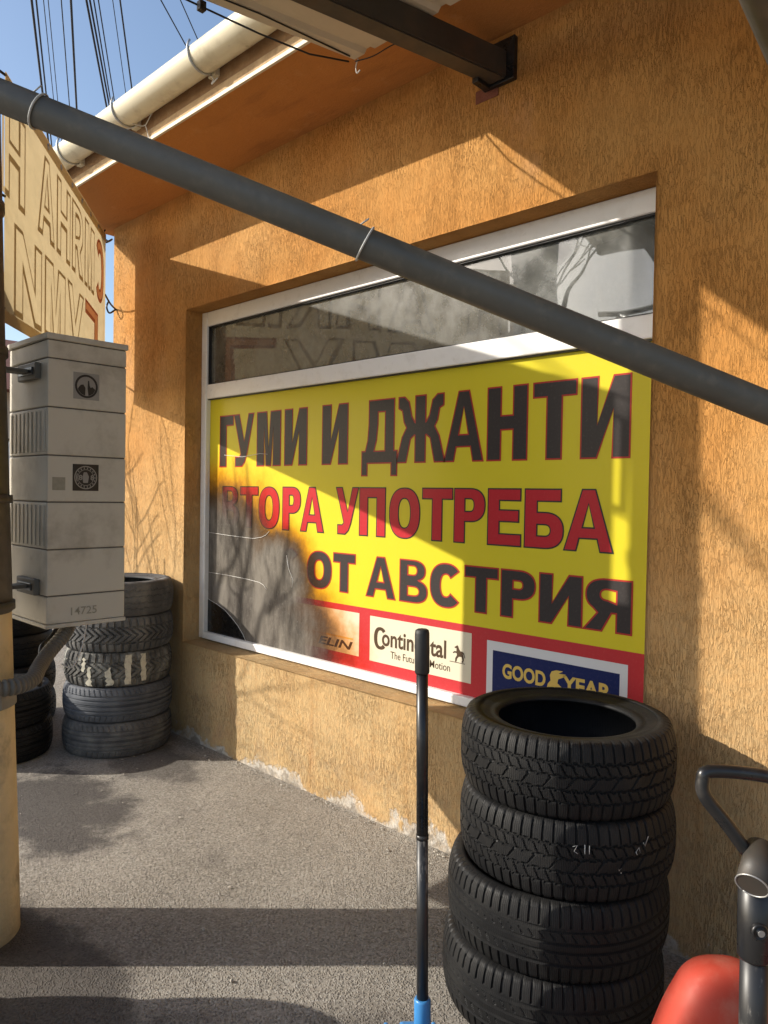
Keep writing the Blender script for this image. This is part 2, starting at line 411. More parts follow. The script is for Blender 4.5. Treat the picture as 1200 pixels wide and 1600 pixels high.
# ---------------------------------------------------------------- building
XL, XR, ZB, ZT = -4.017, -1.105, .585, 2.592      # window opening
WX0, WX1, WH = -4.968, 3.2, 3.30
bld = empty('tyre_shop_building', (-1, 0, 0)); bld.location = (0, 0, 0)
tag(bld, 'ochre rendered shop building with wide eave and big front window', 'building')
def front_wall():
    bm = bmesh.new()
    V = lambda x, y, z: bm.verts.new((x, y, z))
    T = .30
    def quad(*p): bm.faces.new([V(*q) for q in p])
    # front face split round the opening, grid for shading
    xs = [WX0, XL, XR, WX1]; zs = [-.05, ZB, ZT, WH]
    for i in range(3):
        for j in range(3):
            if i == 1 and j == 1: continue
            quad((xs[i], 0, zs[j]), (xs[i + 1], 0, zs[j]), (xs[i + 1], 0, zs[j + 1]), (xs[i], 0, zs[j + 1]))
            quad((xs[i], T, zs[j]), (xs[i], T, zs[j + 1]), (xs[i + 1], T, zs[j + 1]), (xs[i + 1], T, zs[j]))
    quad((XL, 0, ZB), (XL, 0, ZT), (XL, T, ZT), (XL, T, ZB))
    quad((XR, 0, ZB), (XR, T, ZB), (XR, T, ZT), (XR, 0, ZT))
    quad((XL, 0, ZT), (XR, 0, ZT), (XR, T, ZT), (XL, T, ZT))
    quad((XL, 0, ZB), (XL, T, ZB + .012), (XR, T, ZB + .012), (XR, 0, ZB))
    # return wall and far end
    quad((WX0, 0, -.05), (WX0, 0, WH), (WX0, 6, WH), (WX0, 6, -.05))
    quad((WX1, 0, -.05), (WX1, 6, -.05), (WX1, 6, WH), (WX1, 0, WH))
    quad((WX0, 6, -.05), (WX0, 6, WH), (WX1, 6, WH), (WX1, 6, -.05))
    bmesh.ops.remove_doubles(bm, verts=bm.verts[:], dist=1e-4)
    es = [e for e in bm.edges if all(abs(v.co.y) < 1e-4 for v in e.verts) and (
        (abs(e.verts[0].co.x - e.verts[1].co.x) < 1e-4 and any(abs(e.verts[0].co.x - q) < 1e-3 for q in (XL, XR, WX0)) and
         (abs(e.verts[0].co.x - WX0) < 1e-3 or all(ZB - .01 < v.co.z < ZT + .01 for v in e.verts))) or
        (abs(e.verts[0].co.z - e.verts[1].co.z) < 1e-4 and any(abs(e.verts[0].co.z - q) < 1e-3 for q in (ZB, ZT)) and all(XL - .01 < v.co.x < XR + .01 for v in e.verts)))]
    bmesh.ops.bevel(bm, geom=es, offset=.010, segments=2, profile=.5, affect='EDGES')
    me = bpy.data.meshes.new('wall'); bm.to_mesh(me); bm.free()
    link_mesh('wall', me, 'stucco', bld)
front_wall()
EY = -.49
MB().box(-5.12, 3.4, EY, 6.3, 3.30, 3.325).build('soffit', 'soffit_plaster', bld)
roof = MB().box(-5.12, 3.4, EY + .03, 6.3, 3.43, 3.50).build('roof', 'roof_tile', bld)
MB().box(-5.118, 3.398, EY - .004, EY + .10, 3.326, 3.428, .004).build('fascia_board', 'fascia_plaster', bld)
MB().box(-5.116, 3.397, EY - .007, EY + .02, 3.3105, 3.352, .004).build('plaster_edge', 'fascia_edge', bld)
MB().box(-5.119, 3.399, EY - .010, EY + .004, 3.291, 3.310, .002).build('eave_trim', 'white_trim', bld)
# half round gutter
GY, GZ, GR = EY - .075, 3.462, .076
def gutter():
    bm = bmesh.new(); prof = []
    for k in range(19):
        a = R_(175 + k * 190 / 18)
        prof.append((math.cos(a), math.sin(a)))
    xs = [-5.05 + i * .5 for i in range(17)]
    ro = [[bm.verts.new((x, GY + GR * c, GZ + GR * s)) for c, s in prof] for x in xs]
    ri = [[bm.verts.new((x, GY + (GR - .004) * c, GZ + (GR - .004) * s)) for c, s in prof] for x in xs]
    for A, flip in ((ro, 0), (ri, 1)):
        for i in range(len(xs) - 1):
            for k in range(18):
                q = (A[i][k], A[i + 1][k], A[i + 1][k + 1], A[i][k + 1]); f = bm.faces.new(q[::-1] if flip else q); f.smooth = True
    for i in range(len(xs) - 1):
        for k in (0, 18): bm.faces.new((ro[i][k], ro[i + 1][k], ri[i + 1][k], ri[i][k]))
    bm.faces.new(ro[0][::-1]); bm.faces.new(ro[-1])
    bmesh.ops.recalc_face_normals(bm, faces=bm.faces[:])
    me = bpy.data.meshes.new('gutter'); bm.to_mesh(me); bm.free()
    return link_mesh('gutter', me, 'cream_gutter', bld)
gut = gutter()
for bx in (-4.36, -3.70, -2.98, -2.2, -1.4):
    pts = [(bx, GY + (GR + .004) * math.cos(a), GZ + (GR + .004) * math.sin(a)) for a in [R_(150 + k * 210 / 16) for k in range(17)]]
    MB().tube(pts, .0055, 8).build('gutter_bracket', 'galvanised', gut)
    MB().box(bx - .028, bx + .028, EY - .03, EY - .002, GZ - .075, GZ - .035, .003).build('bracket_plate', 'cream_gutter', gut)
for (pp, r) in (([(-3.70, GY - .05, GZ - .062), (-3.64, GY + .05, GZ - .08), (-3.60, EY - .02, 3.37), (-3.57, EY - .016, 3.30), (-3.55, EY - .016, 3.25)], .0028),
                ([(-3.60, EY - .02, 3.37), (-3.52, EY - .03, 3.40), (-3.48, EY - .03, 3.42)], .0025),
                ([(-3.82, GY - .05, GZ - .06), (-3.72, GY + .01, GZ - .085), (-3.66, GY + .04, GZ - .08)], .0025),
                ([(-2.98, EY - .03, GZ - .075), (-2.955, EY - .035, GZ - .10), (-2.97, EY - .035, GZ - .115), (-2.93, EY - .03, GZ - .10)], .003)):
    MB().tube(bez(pp, 8), r, 6).build('binding_wire', 'wire_white', gut)
# interior shell so the glass looks into a dim room
def room():
    bm = bmesh.new()
    x0, x1, y0, y1, z0, z1 = WX0 + .25, WX1 - .3, .305, 4.2, .02, 3.1
    c = {}
    for i, x in enumerate((x0, x1)):
        for j, y in enumerate((y0, y1)):
            for k, z in enumerate((z0, z1)): c[i, j, k] = bm.verts.new((x, y, z))
    for q in (((0, 1, 0), (1, 1, 0), (1, 1, 1), (0, 1, 1)), ((0, 0, 0), (0, 1, 0), (0, 1, 1), (0, 0, 1)), ((1, 0, 0), (1, 1, 0), (1, 1, 1), (1, 0, 1)),
              ((0, 0, 0), (1, 0, 0), (1, 1, 0), (0, 1, 0)), ((0, 0, 1), (1, 0, 1), (1, 1, 1), (0, 1, 1))):
        bm.faces.new([c[a] for a in q])
    me = bpy.data.meshes.new('interior_room'); bm.to_mesh(me); bm.free()
    link_mesh('interior_room', me, 'room_wall', bld)
room()
# window
FY0, FY1 = .100, .168
win = empty('window'); win.parent = bld
ZC0, ZC1 = 2.064, 2.150
def rail(name, x0, x1, z0, z1, y0=FY0):
    return MB().box(x0, x1, y0, FY1, z0, z1, .005).build(name, 'white_pvc', win)
rail('frame_jamb', XL + .001, XL + .056, ZB + .014, ZT - .002)
rail('frame_jamb', XR - .036, XR - .001, ZB + .014, ZT - .002)
rail('frame_head', XL + .057, XR - .037, ZT - .088, ZT - .002, FY0 + .002)
rail('frame_sill', XL + .057, XR - .037, ZB + .013, .640, FY0 + .002)
rail('frame_transom', XL + .057, XR - .037, ZC0, ZC1, FY0 + .002)
for (x0, x1, z0, z1) in ((XL + .056, XR - .056, ZC1, ZC1 + .006), (XL + .056, XR - .056, ZT - .095, ZT - .088), (XL + .056, XR - .056, ZC0 - .006, ZC0)):
    MB().box(x0, x1, FY0 + .014, FY1 - .01, z0, z1).build('glazing_gasket', 'black_cable', win)
for x0 in (XL + .056, XR - .043):
    MB().box(x0, x0 + .006, FY0 + .014, FY1 - .01, ZC1 + .006, ZT - .095).build('glazing_gasket', 'black_cable', win)
MB().box(XL + .055, XR - .035, .132, .137, ZC1 - .004, ZT - .086).build('upper_pane', 'dusty_glass', win)
MB().box(XL + .055, XR - .035, .132, .137, .636, ZC0 + .004).build('lower_pane', 'dark_glass', win)
for pp in ([(-3.959, 1.250), (-3.75, 1.242), (-3.50, 1.236), (-3.424, 1.248), (-3.385, 1.262), (-3.355, 1.285)],
           [(-3.954, 1.005), (-3.75, 1.004), (-3.55, .998), (-3.438, .990), (-3.40, .978), (-3.37, .955)],
           [(-3.2, 1.16), (-3.18, 1.09), (-3.14, 1.03), (-3.15, .99)], [(-3.80, 1.72), (-3.62, 1.705), (-3.45, 1.72), (-3.38, 1.715)]):
    MB().tube([(x, .1285, z) for x, z in pp], .0010, 6).build('glass_crack', 'crack_white', win)

# ---------------------------------------------------------------- lettering
def sup(cx, cy, rx, ry, a0, a1, n=14, e=2.35):
    out = []
    for k in range(n + 1):
        a = R_(a0 + (a1 - a0) * k / n); c, s = math.cos(a), math.sin(a)
        out.append((cx + rx * math.copysign(abs(c) ** (2 / e), c), cy + ry * math.copysign(abs(s) ** (2 / e), s)))
    return out
def glyph(ch, W, H, s, t):
    m = lambda c: [(W - x, y) for x, y in c]
    if ch == 'Г': return [[(0, 0), (s, 0), (s, H - t), (W, H - t), (W, H), (0, H)]]
    if ch == 'Т': return [[(W / 2 - s / 2, 0), (W / 2 + s / 2, 0), (W / 2 + s / 2, H - t), (W, H - t), (W, H), (0, H), (0, H - t), (W / 2 - s / 2, H - t)]]
    if ch == 'П': return [[(0, 0), (s, 0), (s, H - t), (W - s, H - t), (W - s, 0), (W, 0), (W, H), (0, H)]]
    if ch == 'Н': return [[(0, 0), (s, 0), (s, H * .42), (W - s, H * .42), (W - s, 0), (W, 0), (W, H), (W - s, H), (W - s, H * .42 + t), (s, H * .42 + t), (s, H), (0, H)]]
    if ch == 'Е': return [[(0, 0), (W, 0), (W, t), (s, t), (s, H * .43), (W * .93, H * .43), (W * .93, H * .43 + t), (s, H * .43 + t), (s, H - t), (W * .98, H - t), (W * .98, H), (0, H)]]
    if ch == 'И': return [[(0, 0), (s * .98, 0), (W - s, H * .60), (W - s, 0), (W, 0), (W, H), (W - s * .98, H), (s, H * .40), (s, H), (0, H)]]
    if ch == 'М': return [[(0, 0), (s, 0), (s, H * .72), (W * .40, 0), (W * .60, 0), (W - s, H * .72), (W - s, 0), (W, 0), (W, H), (W - s * 1.35, H), (W * .5, H * .33), (s * 1.35, H), (0, H)]]
    if ch == 'А': return [[(0, 0), (W * .24, 0), (W * .305, H * .21), (W * .695, H * .21), (W * .76, 0), (W, 0), (W * .63, H), (W * .37, H)],
                          [(W * .36, H * .37), (W * .64, H * .37), (W * .5, H * .79)][::-1]]
    if ch == 'Д': return [[(0, -H * .2), (W * .15, -H * .2), (W * .15, 0), (W * .85, 0), (W * .85, -H * .2), (W, -H * .2), (W, t), (W * .91, t), (W * .91, H), (W * .2, H), (W * .2, H * .62), (W * .17, H * .36), (W * .10, t), (0, t)],
                          [(W * .34, t), (W * .67, t), (W * .67, H - t), (W * .45, H - t), (W * .45, H * .62), (W * .41, H * .36)][::-1]]
    if ch == 'У': return [[(0, H), (W * .26, H), (W * .53, H * .47), (W * .75, H), (W, H), (W * .66, H * .22), (W * .56, H * .08), (W * .42, 0), (W * .08, 0), (W * .08, t * .95), (W * .28, t * .95), (W * .37, H * .24)]]
    if ch == 'О': return [sup(W / 2, H / 2, W / 2, H / 2, 0, 360, 40)[:-1], sup(W / 2, H / 2, W / 2 - s, H / 2 - t, 0, 360, 40)[:-1][::-1]]
    if ch == 'С': return [sup(W / 2, H / 2, W / 2, H / 2, 42, 318, 34) + sup(W / 2, H / 2, W / 2 - s, H / 2 - t, 318, 42, 30)]
    if ch == 'Р':
        h = H * .40
        return [[(0, 0), (s, 0), (s, h)] + sup(W * .52, (h + H) / 2, W * .48, (H - h) / 2, -90, 90, 16) + [(0, H)],
                ([(s, h + t * .9)] + sup(W * .52, (h + H) / 2, W * .48 - s, (H - h) / 2 - t * .9, -90, 90, 14) + [(s, H - t * .9)])[::-1]]
    if ch == 'В':
        s, t = s * .82, t * .80
        h = H * .53; c1, c2 = h / 2, (h + H) / 2; q1, q2 = h / 2 - t * .8, (H - h) / 2 - t * .62
        return [[(0, 0)] + sup(W * .5, c1, W * .5, c1, -90, 70, 14) + sup(W * .48, c2, W * .44, (H - h) / 2, -70, 90, 14) + [(0, H)],
                [(s, c1 - q1)] + sup(W * .5, c1, W * .5 - s, q1, -90, 90, 12) + [(s, c1 + q1)],
                [(s, c2 - q2)] + sup(W * .48, c2, W * .44 - s, q2, -90, 90, 12) + [(s, c2 + q2)]]
    if ch == 'Б':
        h = H * .60
        return [[(0, 0)] + sup(W * .52, h / 2, W * .48, h / 2, -90, 90, 16) + [(s, h), (s, H - t), (W * .93, H - t), (W * .93, H), (0, H)],
                ([(s, t)] + sup(W * .52, h / 2, W * .48 - s, h / 2 - t, -90, 90, 14) + [(s, h - t)])[::-1]]
    if ch == 'Я':
        h = H * .43
        o = [[(0, 0), (s * 1.25, 0), (W * .58, h * .86), (W - s, h * .86), (W - s, 0), (W, 0), (W, H)] + sup(W * .48, (h + H) / 2 - .02 * H, W * .45, (H - h) / 2 + .02 * H, 90, 232, 16) + [(W * .30, h * .80)],
             [(W - s, h + t * .45)] + [(W - s, H - t * .9)] + sup(W * .50, (h + H) / 2 - .01 * H, W * .47 - s, (H - h) / 2 - t * .75, 90, 270, 12)]
        return o
    if ch == 'Ж':
        s = s * .92
        r = [(W * .5 + s * .5, 0), (W * .5 + s * .5, H * .41), (W * .63, H * .42), (W * .72, H * .36), (W * .815, 0), (W * 1.02, 0), (W * .90, H * .38), (W * .80, H * .53),
             (W * .86, H * .62), (W * .90, H * .80), (W * .985, H * .84), (W * .985, H), (W * .86, H), (W * .76, H * .92), (W * .70, H * .70), (W * .63, H * .60), (W * .5 + s * .5, H * .59), (W * .5 + s * .5, H)]
        return [r + [(W - x, y) for x, y in r][::-1]]
    raise KeyError(ch)
def offset_poly(c, d):
    n = len(c); out = []
    for i in range(n):
        p0, p1, p2 = Vector(c[i - 1]), Vector(c[i]), Vector(c[(i + 1) % n])
        e1 = (p1 - p0).normalized(); e2 = (p2 - p1).normalized()
        n1 = Vector((e1.y, -e1.x)); n2 = Vector((e2.y, -e2.x)); k = 1 + n1.dot(n2)
        m = (n1 + n2) / max(k, .35); out.append((p1.x + m.x * d, p1.y + m.y * d))
    return out
def inside(c, x, y):
    r = False
    for i in range(len(c)):
        (x0, y0), (x1, y1) = c[i - 1], c[i]
        if (y0 > y) != (y1 > y) and x < (x1 - x0) * (y - y0) / (y1 - y0) + x0: r = not r
    return r
def contours_mesh(name, cs, offset=0.0):
    area = lambda c: sum(c[i - 1][0] * c[i][1] - c[i][0] * c[i - 1][1] for i in range(len(c)))
    polys = []
    for i, c in enumerate(cs):
        cc = []
        for q in c:
            if not cc or (Vector(q) - Vector(cc[-1])).length > 1e-5: cc.append(tuple(q))
        if (Vector(cc[0]) - Vector(cc[-1])).length < 1e-5: cc.pop()
        if (area(cc) > 0) != (i == 0): cc = cc[::-1]
        polys.append(offset_poly(cc, offset) if offset else cc)
    vin, ein, fin = [], [], []
    for c in polys:
        o0 = len(vin); vin += [Vector(q) for q in c]; fin.append(list(range(o0, o0 + len(c))))
    vo, eo, fo, _, _, _ = delaunay_2d_cdt(vin, ein, fin, 1, 1e-6)
    vs_ = [(v.x, v.y, 0) for v in vo]; fs = []
    for f in fo:
        A, B, C_ = vs_[f[0]], vs_[f[1]], vs_[f[2]]
        cr = (B[0] - A[0]) * (C_[1] - A[1]) - (B[1] - A[1]) * (C_[0] - A[0])
        cx, cy = (A[0] + B[0] + C_[0]) / 3, (A[1] + B[1] + C_[1]) / 3
        if any(inside(h, cx, cy) for h in polys[1:]): continue
        if abs(cr) > 1e-13: fs.append(tuple(f) if cr > 0 else tuple(f)[::-1])
    me = bpy.data.meshes.new(name); me.from_pydata(vs_, [], fs); me.update()
    return me
def text_mesh(name, body, w, h, offset=0.0, shear=0.0):
    cu = bpy.data.curves.new(name, 'FONT'); cu.body = body; cu.size = 1.0; cu.offset = offset; cu.resolution_u = 4; cu.shear = shear
    o = bpy.data.objects.new(name, cu); me = bpy.data.meshes.new_from_object(o)
    bpy.data.objects.remove(o); bpy.data.curves.remove(cu)
    n = len(me.vertices); a = np.empty(n * 3); me.vertices.foreach_get('co', a); a = a.reshape(-1, 3)
    lo = a.min(0); hi = a.max(0); sz = np.maximum(hi - lo, 1e-6)
    a[:, 0] = (a[:, 0] - lo[0]) * (w / sz[0]); a[:, 1] = (a[:, 1] - lo[1]) * (h / sz[1]); a[:, 2] = 0
    me.vertices.foreach_set('co', a.ravel()); me.update(); return me
UPR = (math.pi / 2, 0, 0)       # XY glyph plane -> XZ facing -Y

# ---------------------------------------------------------------- the sign on the window
SY = .1315
sign = empty('window_sign', (-2.56, SY, .637)); tag(sign, 'large yellow and red printed sign filling the shop window, scorched at one corner', 'sign')
def sgn(name, me, mat, x, z, lift, parent=sign):
    o = link_mesh(name, me, mat, parent, rot=UPR)
    base = Vector((-2.56, SY, .637)) if parent is sign else None
    o.location = (x + 2.56, -lift, z - .637)
    return o
def rect(w, h): return contours_mesh('rect', [[(0, 0), (w, 0), (w, h), (0, h)]])
SX0, SX1 = -3.962, -1.141
sgn('yellow_film', rect(SX1 - SX0, 2.062 - .638), 'print_yellow', SX0, .638, 0)
sgn('red_band', rect(SX1 - SX0, .945 - .638), 'print_red', SX0, .638, .0006)
ROW1 = [('Г', -3.85, -3.716), ('У', -3.705, -3.515), ('М', -3.480, -3.268), ('И', -3.230, -3.045), ('И', -2.920, -2.732), ('Д', -2.626, -2.394), ('Ж', -2.388, -2.112), ('А', -2.106, -1.899), ('Н', -1.874, -1.682), ('Т', -1.651, -1.463), ('И', -1.438, -1.245)]
ROW2 = [('В', -3.815, -3.65), ('Т', -3.635, -3.465), ('О', -3.455, -3.272), ('Р', -3.240, -3.090), ('А', -3.086, -2.904), ('У', -2.806, -2.648), ('П', -2.636, -2.464), ('О', -2.433, -2.246), ('Т', -2.228, -2.057), ('Р', -2.043, -1.882), ('Е', -1.863, -1.702), ('Б', -1.681, -1.508), ('А', -1.500, -1.301)]
ROW3 = [('С', -3.235, -3.10), ('О', -3.025, -2.838), ('Т', -2.820, -2.664), ('А', -2.580, -2.393), ('В', -2.359, -2.194), ('С', -2.173, -1.996), ('Т', -1.978, -1.808), ('Р', -1.789, -1.628), ('И', -1.605, -1.421), ('Я', -1.407, -1.222)]
for row, z0, z1, s, tt, fill, outl, ow in ((ROW1, 1.652, 1.951, .064, .054, 'print_black', 'print_outline_red', .0055), (ROW2, 1.300, 1.530, .054, .044, 'print_redletter', 'print_black', .0050), (ROW3, 1.008, 1.198, .055, .042, 'print_black', 'print_outline_red', .0055)):
    for ch, x0, x1 in row:
        cs = glyph(ch, x1 - x0, z1 - z0, s, tt)
        a = sgn('letter', contours_mesh('letter', cs, -.001), fill, x0, z0, .0018)
        b = link_mesh('letter_outline', contours_mesh('letter_outline', cs, ow), outl, a, loc=(0, 0, -.0006))
torn = [(-3.960, .640), (-3.960, .842), (-3.925, .833), (-3.86, .818), (-3.776, .792), (-3.70, .752), (-3.642, .716), (-3.59, .672), (-3.565, .640)]  # torn corner outline, following the edge of the tyre shadow
sgn('torn_corner_shade', contours_mesh('torn_corner_shade', [[(x + 3.96, z - .640) for x, z in torn]]), 'shadow_black', -3.960, .640, .0030)  # black sheet deepens the tyre stack's shadow over the torn corner
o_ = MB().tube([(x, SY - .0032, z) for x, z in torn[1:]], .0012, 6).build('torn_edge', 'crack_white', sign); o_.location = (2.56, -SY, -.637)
# brand panels along the red band
def panel(x0, x1, z0, z1, mat): return sgn('brand_panel', rect(x1 - x0, z1 - z0), mat, x0, z0, .0012)
def onp(p, me, mat, x, z, lift=.0006, name='brand_lettering'):
    o = link_mesh(name, me, mat, p); o.location = (x - (p.location.x - 2.56), z - (p.location.z + .637), lift); return o
p1 = panel(-3.24, -2.627, .700, .914, 'print_white')
onp(p1, text_mesh('t', 'ELIN', .26, .042, .025, .25), 'print_brown', -2.93, .722)
onp(p1, rect(.42, .008), 'print_gold', -3.09, .775)
p2 = panel(-2.552, -1.937, .694, .912, 'print_white')
onp(p2, contours_mesh('c', glyph('С', .085, .108, .022, .016)), 'print_brown', -2.523, .757)
onp(p2, text_mesh('t', 'ontinental', .395, .082, .022), 'print_brown', -2.470, .778)
onp(p2, text_mesh('t', 'The Future in Motion', .360, .034, .004), 'print_brown', -2.412, .726)
onp(p2, rect(.085, .003), 'print_brown', -2.055, .772)
horse = [(0, 0), (.012, .004), (.016, .022), (.030, .036), (.050, .036), (.056, .018), (.050, .004), (.062, .002), (.068, .022), (.064, .044), (.058, .060), (.066, .050), (.074, .030), (.078, .036), (.068, .062), (.054, .070), (.040, .070),
         (.030, .082), (.024, .096), (.016, .104), (.008, .098), (-.006, .090), (-.002, .084), (.010, .084), (.010, .066), (-.008, .064), (-.018, .054), (-.012, .050), (-.002, .056), (.012, .054), (.014, .042), (.002, .024)]
onp(p2, contours_mesh('h', [[(x * .72, y * .72) for x, y in horse]]), 'print_brown', -2.025, .775, name='horse_emblem')
p3 = panel(-1.856, -1.229, .660, .896, 'print_whiteblue')
onp(p3, rect(.565, .178), 'print_navy', -1.825, .680, .0004, 'navy_field')
onp(p3, text_mesh('t', 'GOOD', .205, .062, .035), 'print_gold', -1.775, .750, .001)
onp(p3, text_mesh('t', 'YEAR', .205, .062, .035), 'print_gold', -1.495, .750, .001)
foot = [(0, 0), (.03, .006), (.06, .0), (.064, .012), (.046, .024), (.05, .04), (.075, .052), (.082, .064), (.05, .062), (.07, .074), (.04, .074), (.02, .066), (.012, .05), (.016, .03), (.004, .016)]
onp(p3, contours_mesh('f', [foot]), 'print_gold', -1.563, .752, .001, 'winged_foot_emblem')

# ---------------------------------------------------------------- canopy
SK = -.2143                                                  # sideways drift of the canopy's side edge per metre out
can = empty('canopy', (-2.2, -.367, 3.228)); can.location = (0, 0, 0)
tag(can, 'lean-to canopy of cream metal sheets on dark steel beams over the yard', 'canopy')
def sheet(k, x0, x1):
    bm = bmesh.new(); per = .0
    prof = []; x = x0
    while x < x1 - 1e-6:
        for dx, dz in ((0, 0), (.055, 0), (.068, .016), (.100, .016), (.113, 0)):
            if x + dx <= x1: prof.append((x + dx, dz))
        x += .125
    prof.append((x1, 0))
    rows = []
    for d in (.367, .9, 1.5, 2.05):
        rows.append([bm.verts.new((px + SK * (d - .367), -d, 3.228 + pz)) for px, pz in prof])
    for a, b in zip(rows[:-1], rows[1:]):
        for i in range(len(prof) - 1): bm.faces.new((a[i], a[i + 1], b[i + 1], b[i]))
    me = bpy.data.meshes.new('roof_sheet'); bm.to_mesh(me); bm.free()
    o = link_mesh('roof_sheet', me, 'canopy_sheet', can, loc=(0, 0, .004 * (k % 2)))
    md = o.modifiers.new('thickness', 'SOLIDIFY'); md.thickness = .0025; md.offset = 1
for k in range(4): sheet(k, -2.197 + k * .99, -2.197 + (k + 1) * .99 + .01)
def skew_beam(name, xw, d0, d1, w, z0, z1, mat='dark_steel', par=can):
    bm = bmesh.new(); v = []
    for d in (d0, d1):
        cx = xw + SK * d
        v.append([bm.verts.new((cx + sx * w / 2, -d, z)) for sx, z in ((-1, z0), (1, z0), (1, z1), (-1, z1))])
    for i in range(4): bm.faces.new((v[0][i], v[0][(i + 1) % 4], v[1][(i + 1) % 4], v[1][i]))
    bm.faces.new(v[0][::-1]); bm.faces.new(v[1])
    es = bm.edges[:]; bmesh.ops.bevel(bm, geom=es, offset=.006, segments=2, affect='EDGES')
    bmesh.ops.recalc_face_normals(bm, faces=bm.faces[:])
    me = bpy.data.meshes.new(name); bm.to_mesh(me); bm.free(); return link_mesh(name, me, mat, par)
skew_beam('beam', -1.745, .02, 3.5, .085, 3.115, 3.222)
skew_beam('beam', .35, .02, 3.5, .085, 3.115, 3.222)
MB().box(-1.93, 1.5, -1.02, -.95, 3.150, 3.224, .004).build('purlin', 'dark_steel', can)
MB().box(-2.5, 1.4, -2.00, -1.93, 3.150, 3.224, .004).build('purlin', 'dark_steel', can)
MB().tube([(-3.3, -3.50, 3.135), (1.6, -3.50, 3.135)], .026, 16).build('front_rail', 'dark_steel', can)
for x in (-3.14, 1.5): MB().box(x - .045, x + .045, -3.555, -3.475, 0, 3.109, .004).build('post', 'dark_steel', can)
MB().box(-1.825, -1.675, -.022, .004, 3.105, 3.270, .004).build('wall_bracket', 'black_paint', can)
MB().box(-1.815, -1.785, -.10, -.02, 3.10, 3.22, .003).build('wall_bracket', 'black_paint', can)
MB().box(-1.87, -1.76, -.004, .01, 3.075, 3.125, .002).build('rough_patch', 'brick_red_patch', can)
edge = lambda d, dx=0, dz=0: (-2.197 + SK * (d - .367) + dx, -d, 3.222 + dz)
MB().tube([edge(.40, .015), edge(.8, .05), edge(1.4, .045), edge(2.0, .06)], .0028, 6).build('edge_cable', 'black_cable', can)
MB().tube([edge(.39, -.004, -.01), edge(.55, -.02, -.03), edge(.75, -.03, -.02), edge(1.05, -.02, -.005), edge(1.8, -.05, -.02), edge(2.04, -.02, .0)], .0036, 6).build('edge_cable', 'black_cable', can)
MB().tube(bez([edge(.367, .02, 0), edge(.36, .0, -.02), edge(.355, .0, -.045), edge(.35, .012, -.035)], 6), .0028, 6).build('hanging_wire', 'wire_white', can)
MB().box(-2.35, -2.325, -.99, -.965, 3.19, 3.222, .002).build('cable_clip', 'black_cable', can)
MB().tube(bez([(-2.19, -.37, 3.215), (-2.10, -.36, 3.205), (-2.0, -.35, 3.214), (-1.9, -.33, 3.21)], 6), .0025, 6).build('hanging_wire', 'black_cable', can)
# strut from the front beam back to the wall
A = Vector((-.448, -1.18, 2.302)); B = Vector((-.442, -1.037, 2.2475)); dd = (B - A)
off = Vector((.036, 0, .014))
MB().tube([A - dd * 15.3 + off, B + dd * 7.25 + off], .036, 20).build('strut', 'grey_pipe_paint', can)

# long diagonal pipe
P0 = Vector((-1.509, -1.925, 2.233)); P1 = Vector((-.458, -.932, 1.674)); PD = P1 - P0
pipe = empty('brace_pipe', tuple(P0 + PD * 1.93)); pipe.location = (0, 0, 0)
tag(pipe, 'long grey steel pipe slanting across in front of the window', 'pipe')
MB().tube([P0 + PD * t for t in (-1.55, -.8, 0, .5, 1, 1.5, 1.935)], .0300, 32).build('pipe_body', 'grey_pipe_paint', pipe)
MB().box(.42, .64, -.012, .002, 1.04, 1.26, .003).build('wall_flange', 'grey_pipe_paint', pipe)
def tie(t, tail):
    c = P0 + PD * t; d = PD.normalized(); u = d.orthogonal().normalized(); b = d.cross(u); pts = []
    for k in range(25):
        a = 2 * math.pi * k / 24; pts.append(c + (u * math.cos(a) + b * math.sin(a)) * .0325 + d * .006 * math.sin(a * 1.0))
    MB().tube(pts, .0022, 6).build('cable_tie', 'tie_grey', pipe)
    MB().tube([c + Vector((-.012, -.012, .030)), c + Vector((.01, 0, .045))], .0016, 6).build('tie_tail', 'tie_grey', pipe)
tie(.051, 1); tie(.475, 1)
pw = []
for k in range(20):
    t = .055 + k * .012; c = P0 + PD * t; pw.append(c + Vector((0, 0, .031 - .0006 * k)) + Vector((-.7, -.72, 0)) * (.006 + .0009 * k))
MB().tube(pw, .0022, 6).build('loose_wire', 'black_cable', pipe)
pw = []
for k in range(14):
    t = .48 + k * .010; c = P0 + PD * t; pw.append(c + Vector((0, 0, .0315 - .0004 * k)) + Vector((-.7, -.72, 0)) * (.002 + .0012 * k))
MB().tube(pw, .0020, 6).build('loose_wire', 'black_cable', pipe)

# ---------------------------------------------------------------- banner between the building corner and the pole
E1 = Vector((-4.806, -.138, 0)); E2d = Vector((2.02, -1.364, 0)).normalized(); BL = 2.330
ban = empty('banner', (0, 0, 0)); tag(ban, 'sunlit tan cloth banner with lettering seen from behind', 'banner')
ztop = lambda u: 3.184 - .0835 * u
zbot = lambda u: 2.165 - .028 * u + .02 * math.sin(u * 1.4)
BN = Vector((E2d.y, -E2d.x, 0))                      # towards the yard (near side)
if BN.dot(Vector((0, -2.44, 0)) - E1) < 0: BN = -BN
def bpt(u, z, lift=0.0): q = E1 + E2d * u + BN * lift; return (q.x, q.y, z)
def strip(name, fa, fb, mat, lift, n=48, u0=0, u1=BL, thick=.0012):
    bm = bmesh.new(); rows = []
    for i in range(n + 1):
        u = u0 + (u1 - u0) * i / n
        rows.append([bm.verts.new(bpt(u, fa(u) + (fb(u) - fa(u)) * j / 6, lift)) for j in range(7)])
    for a, b in zip(rows[:-1], rows[1:]):
        for j in range(6): bm.faces.new((a[j], a[j + 1], b[j + 1], b[j]))
    me = bpy.data.meshes.new(name); bm.to_mesh(me); bm.free(); return link_mesh(name, me, mat, ban)
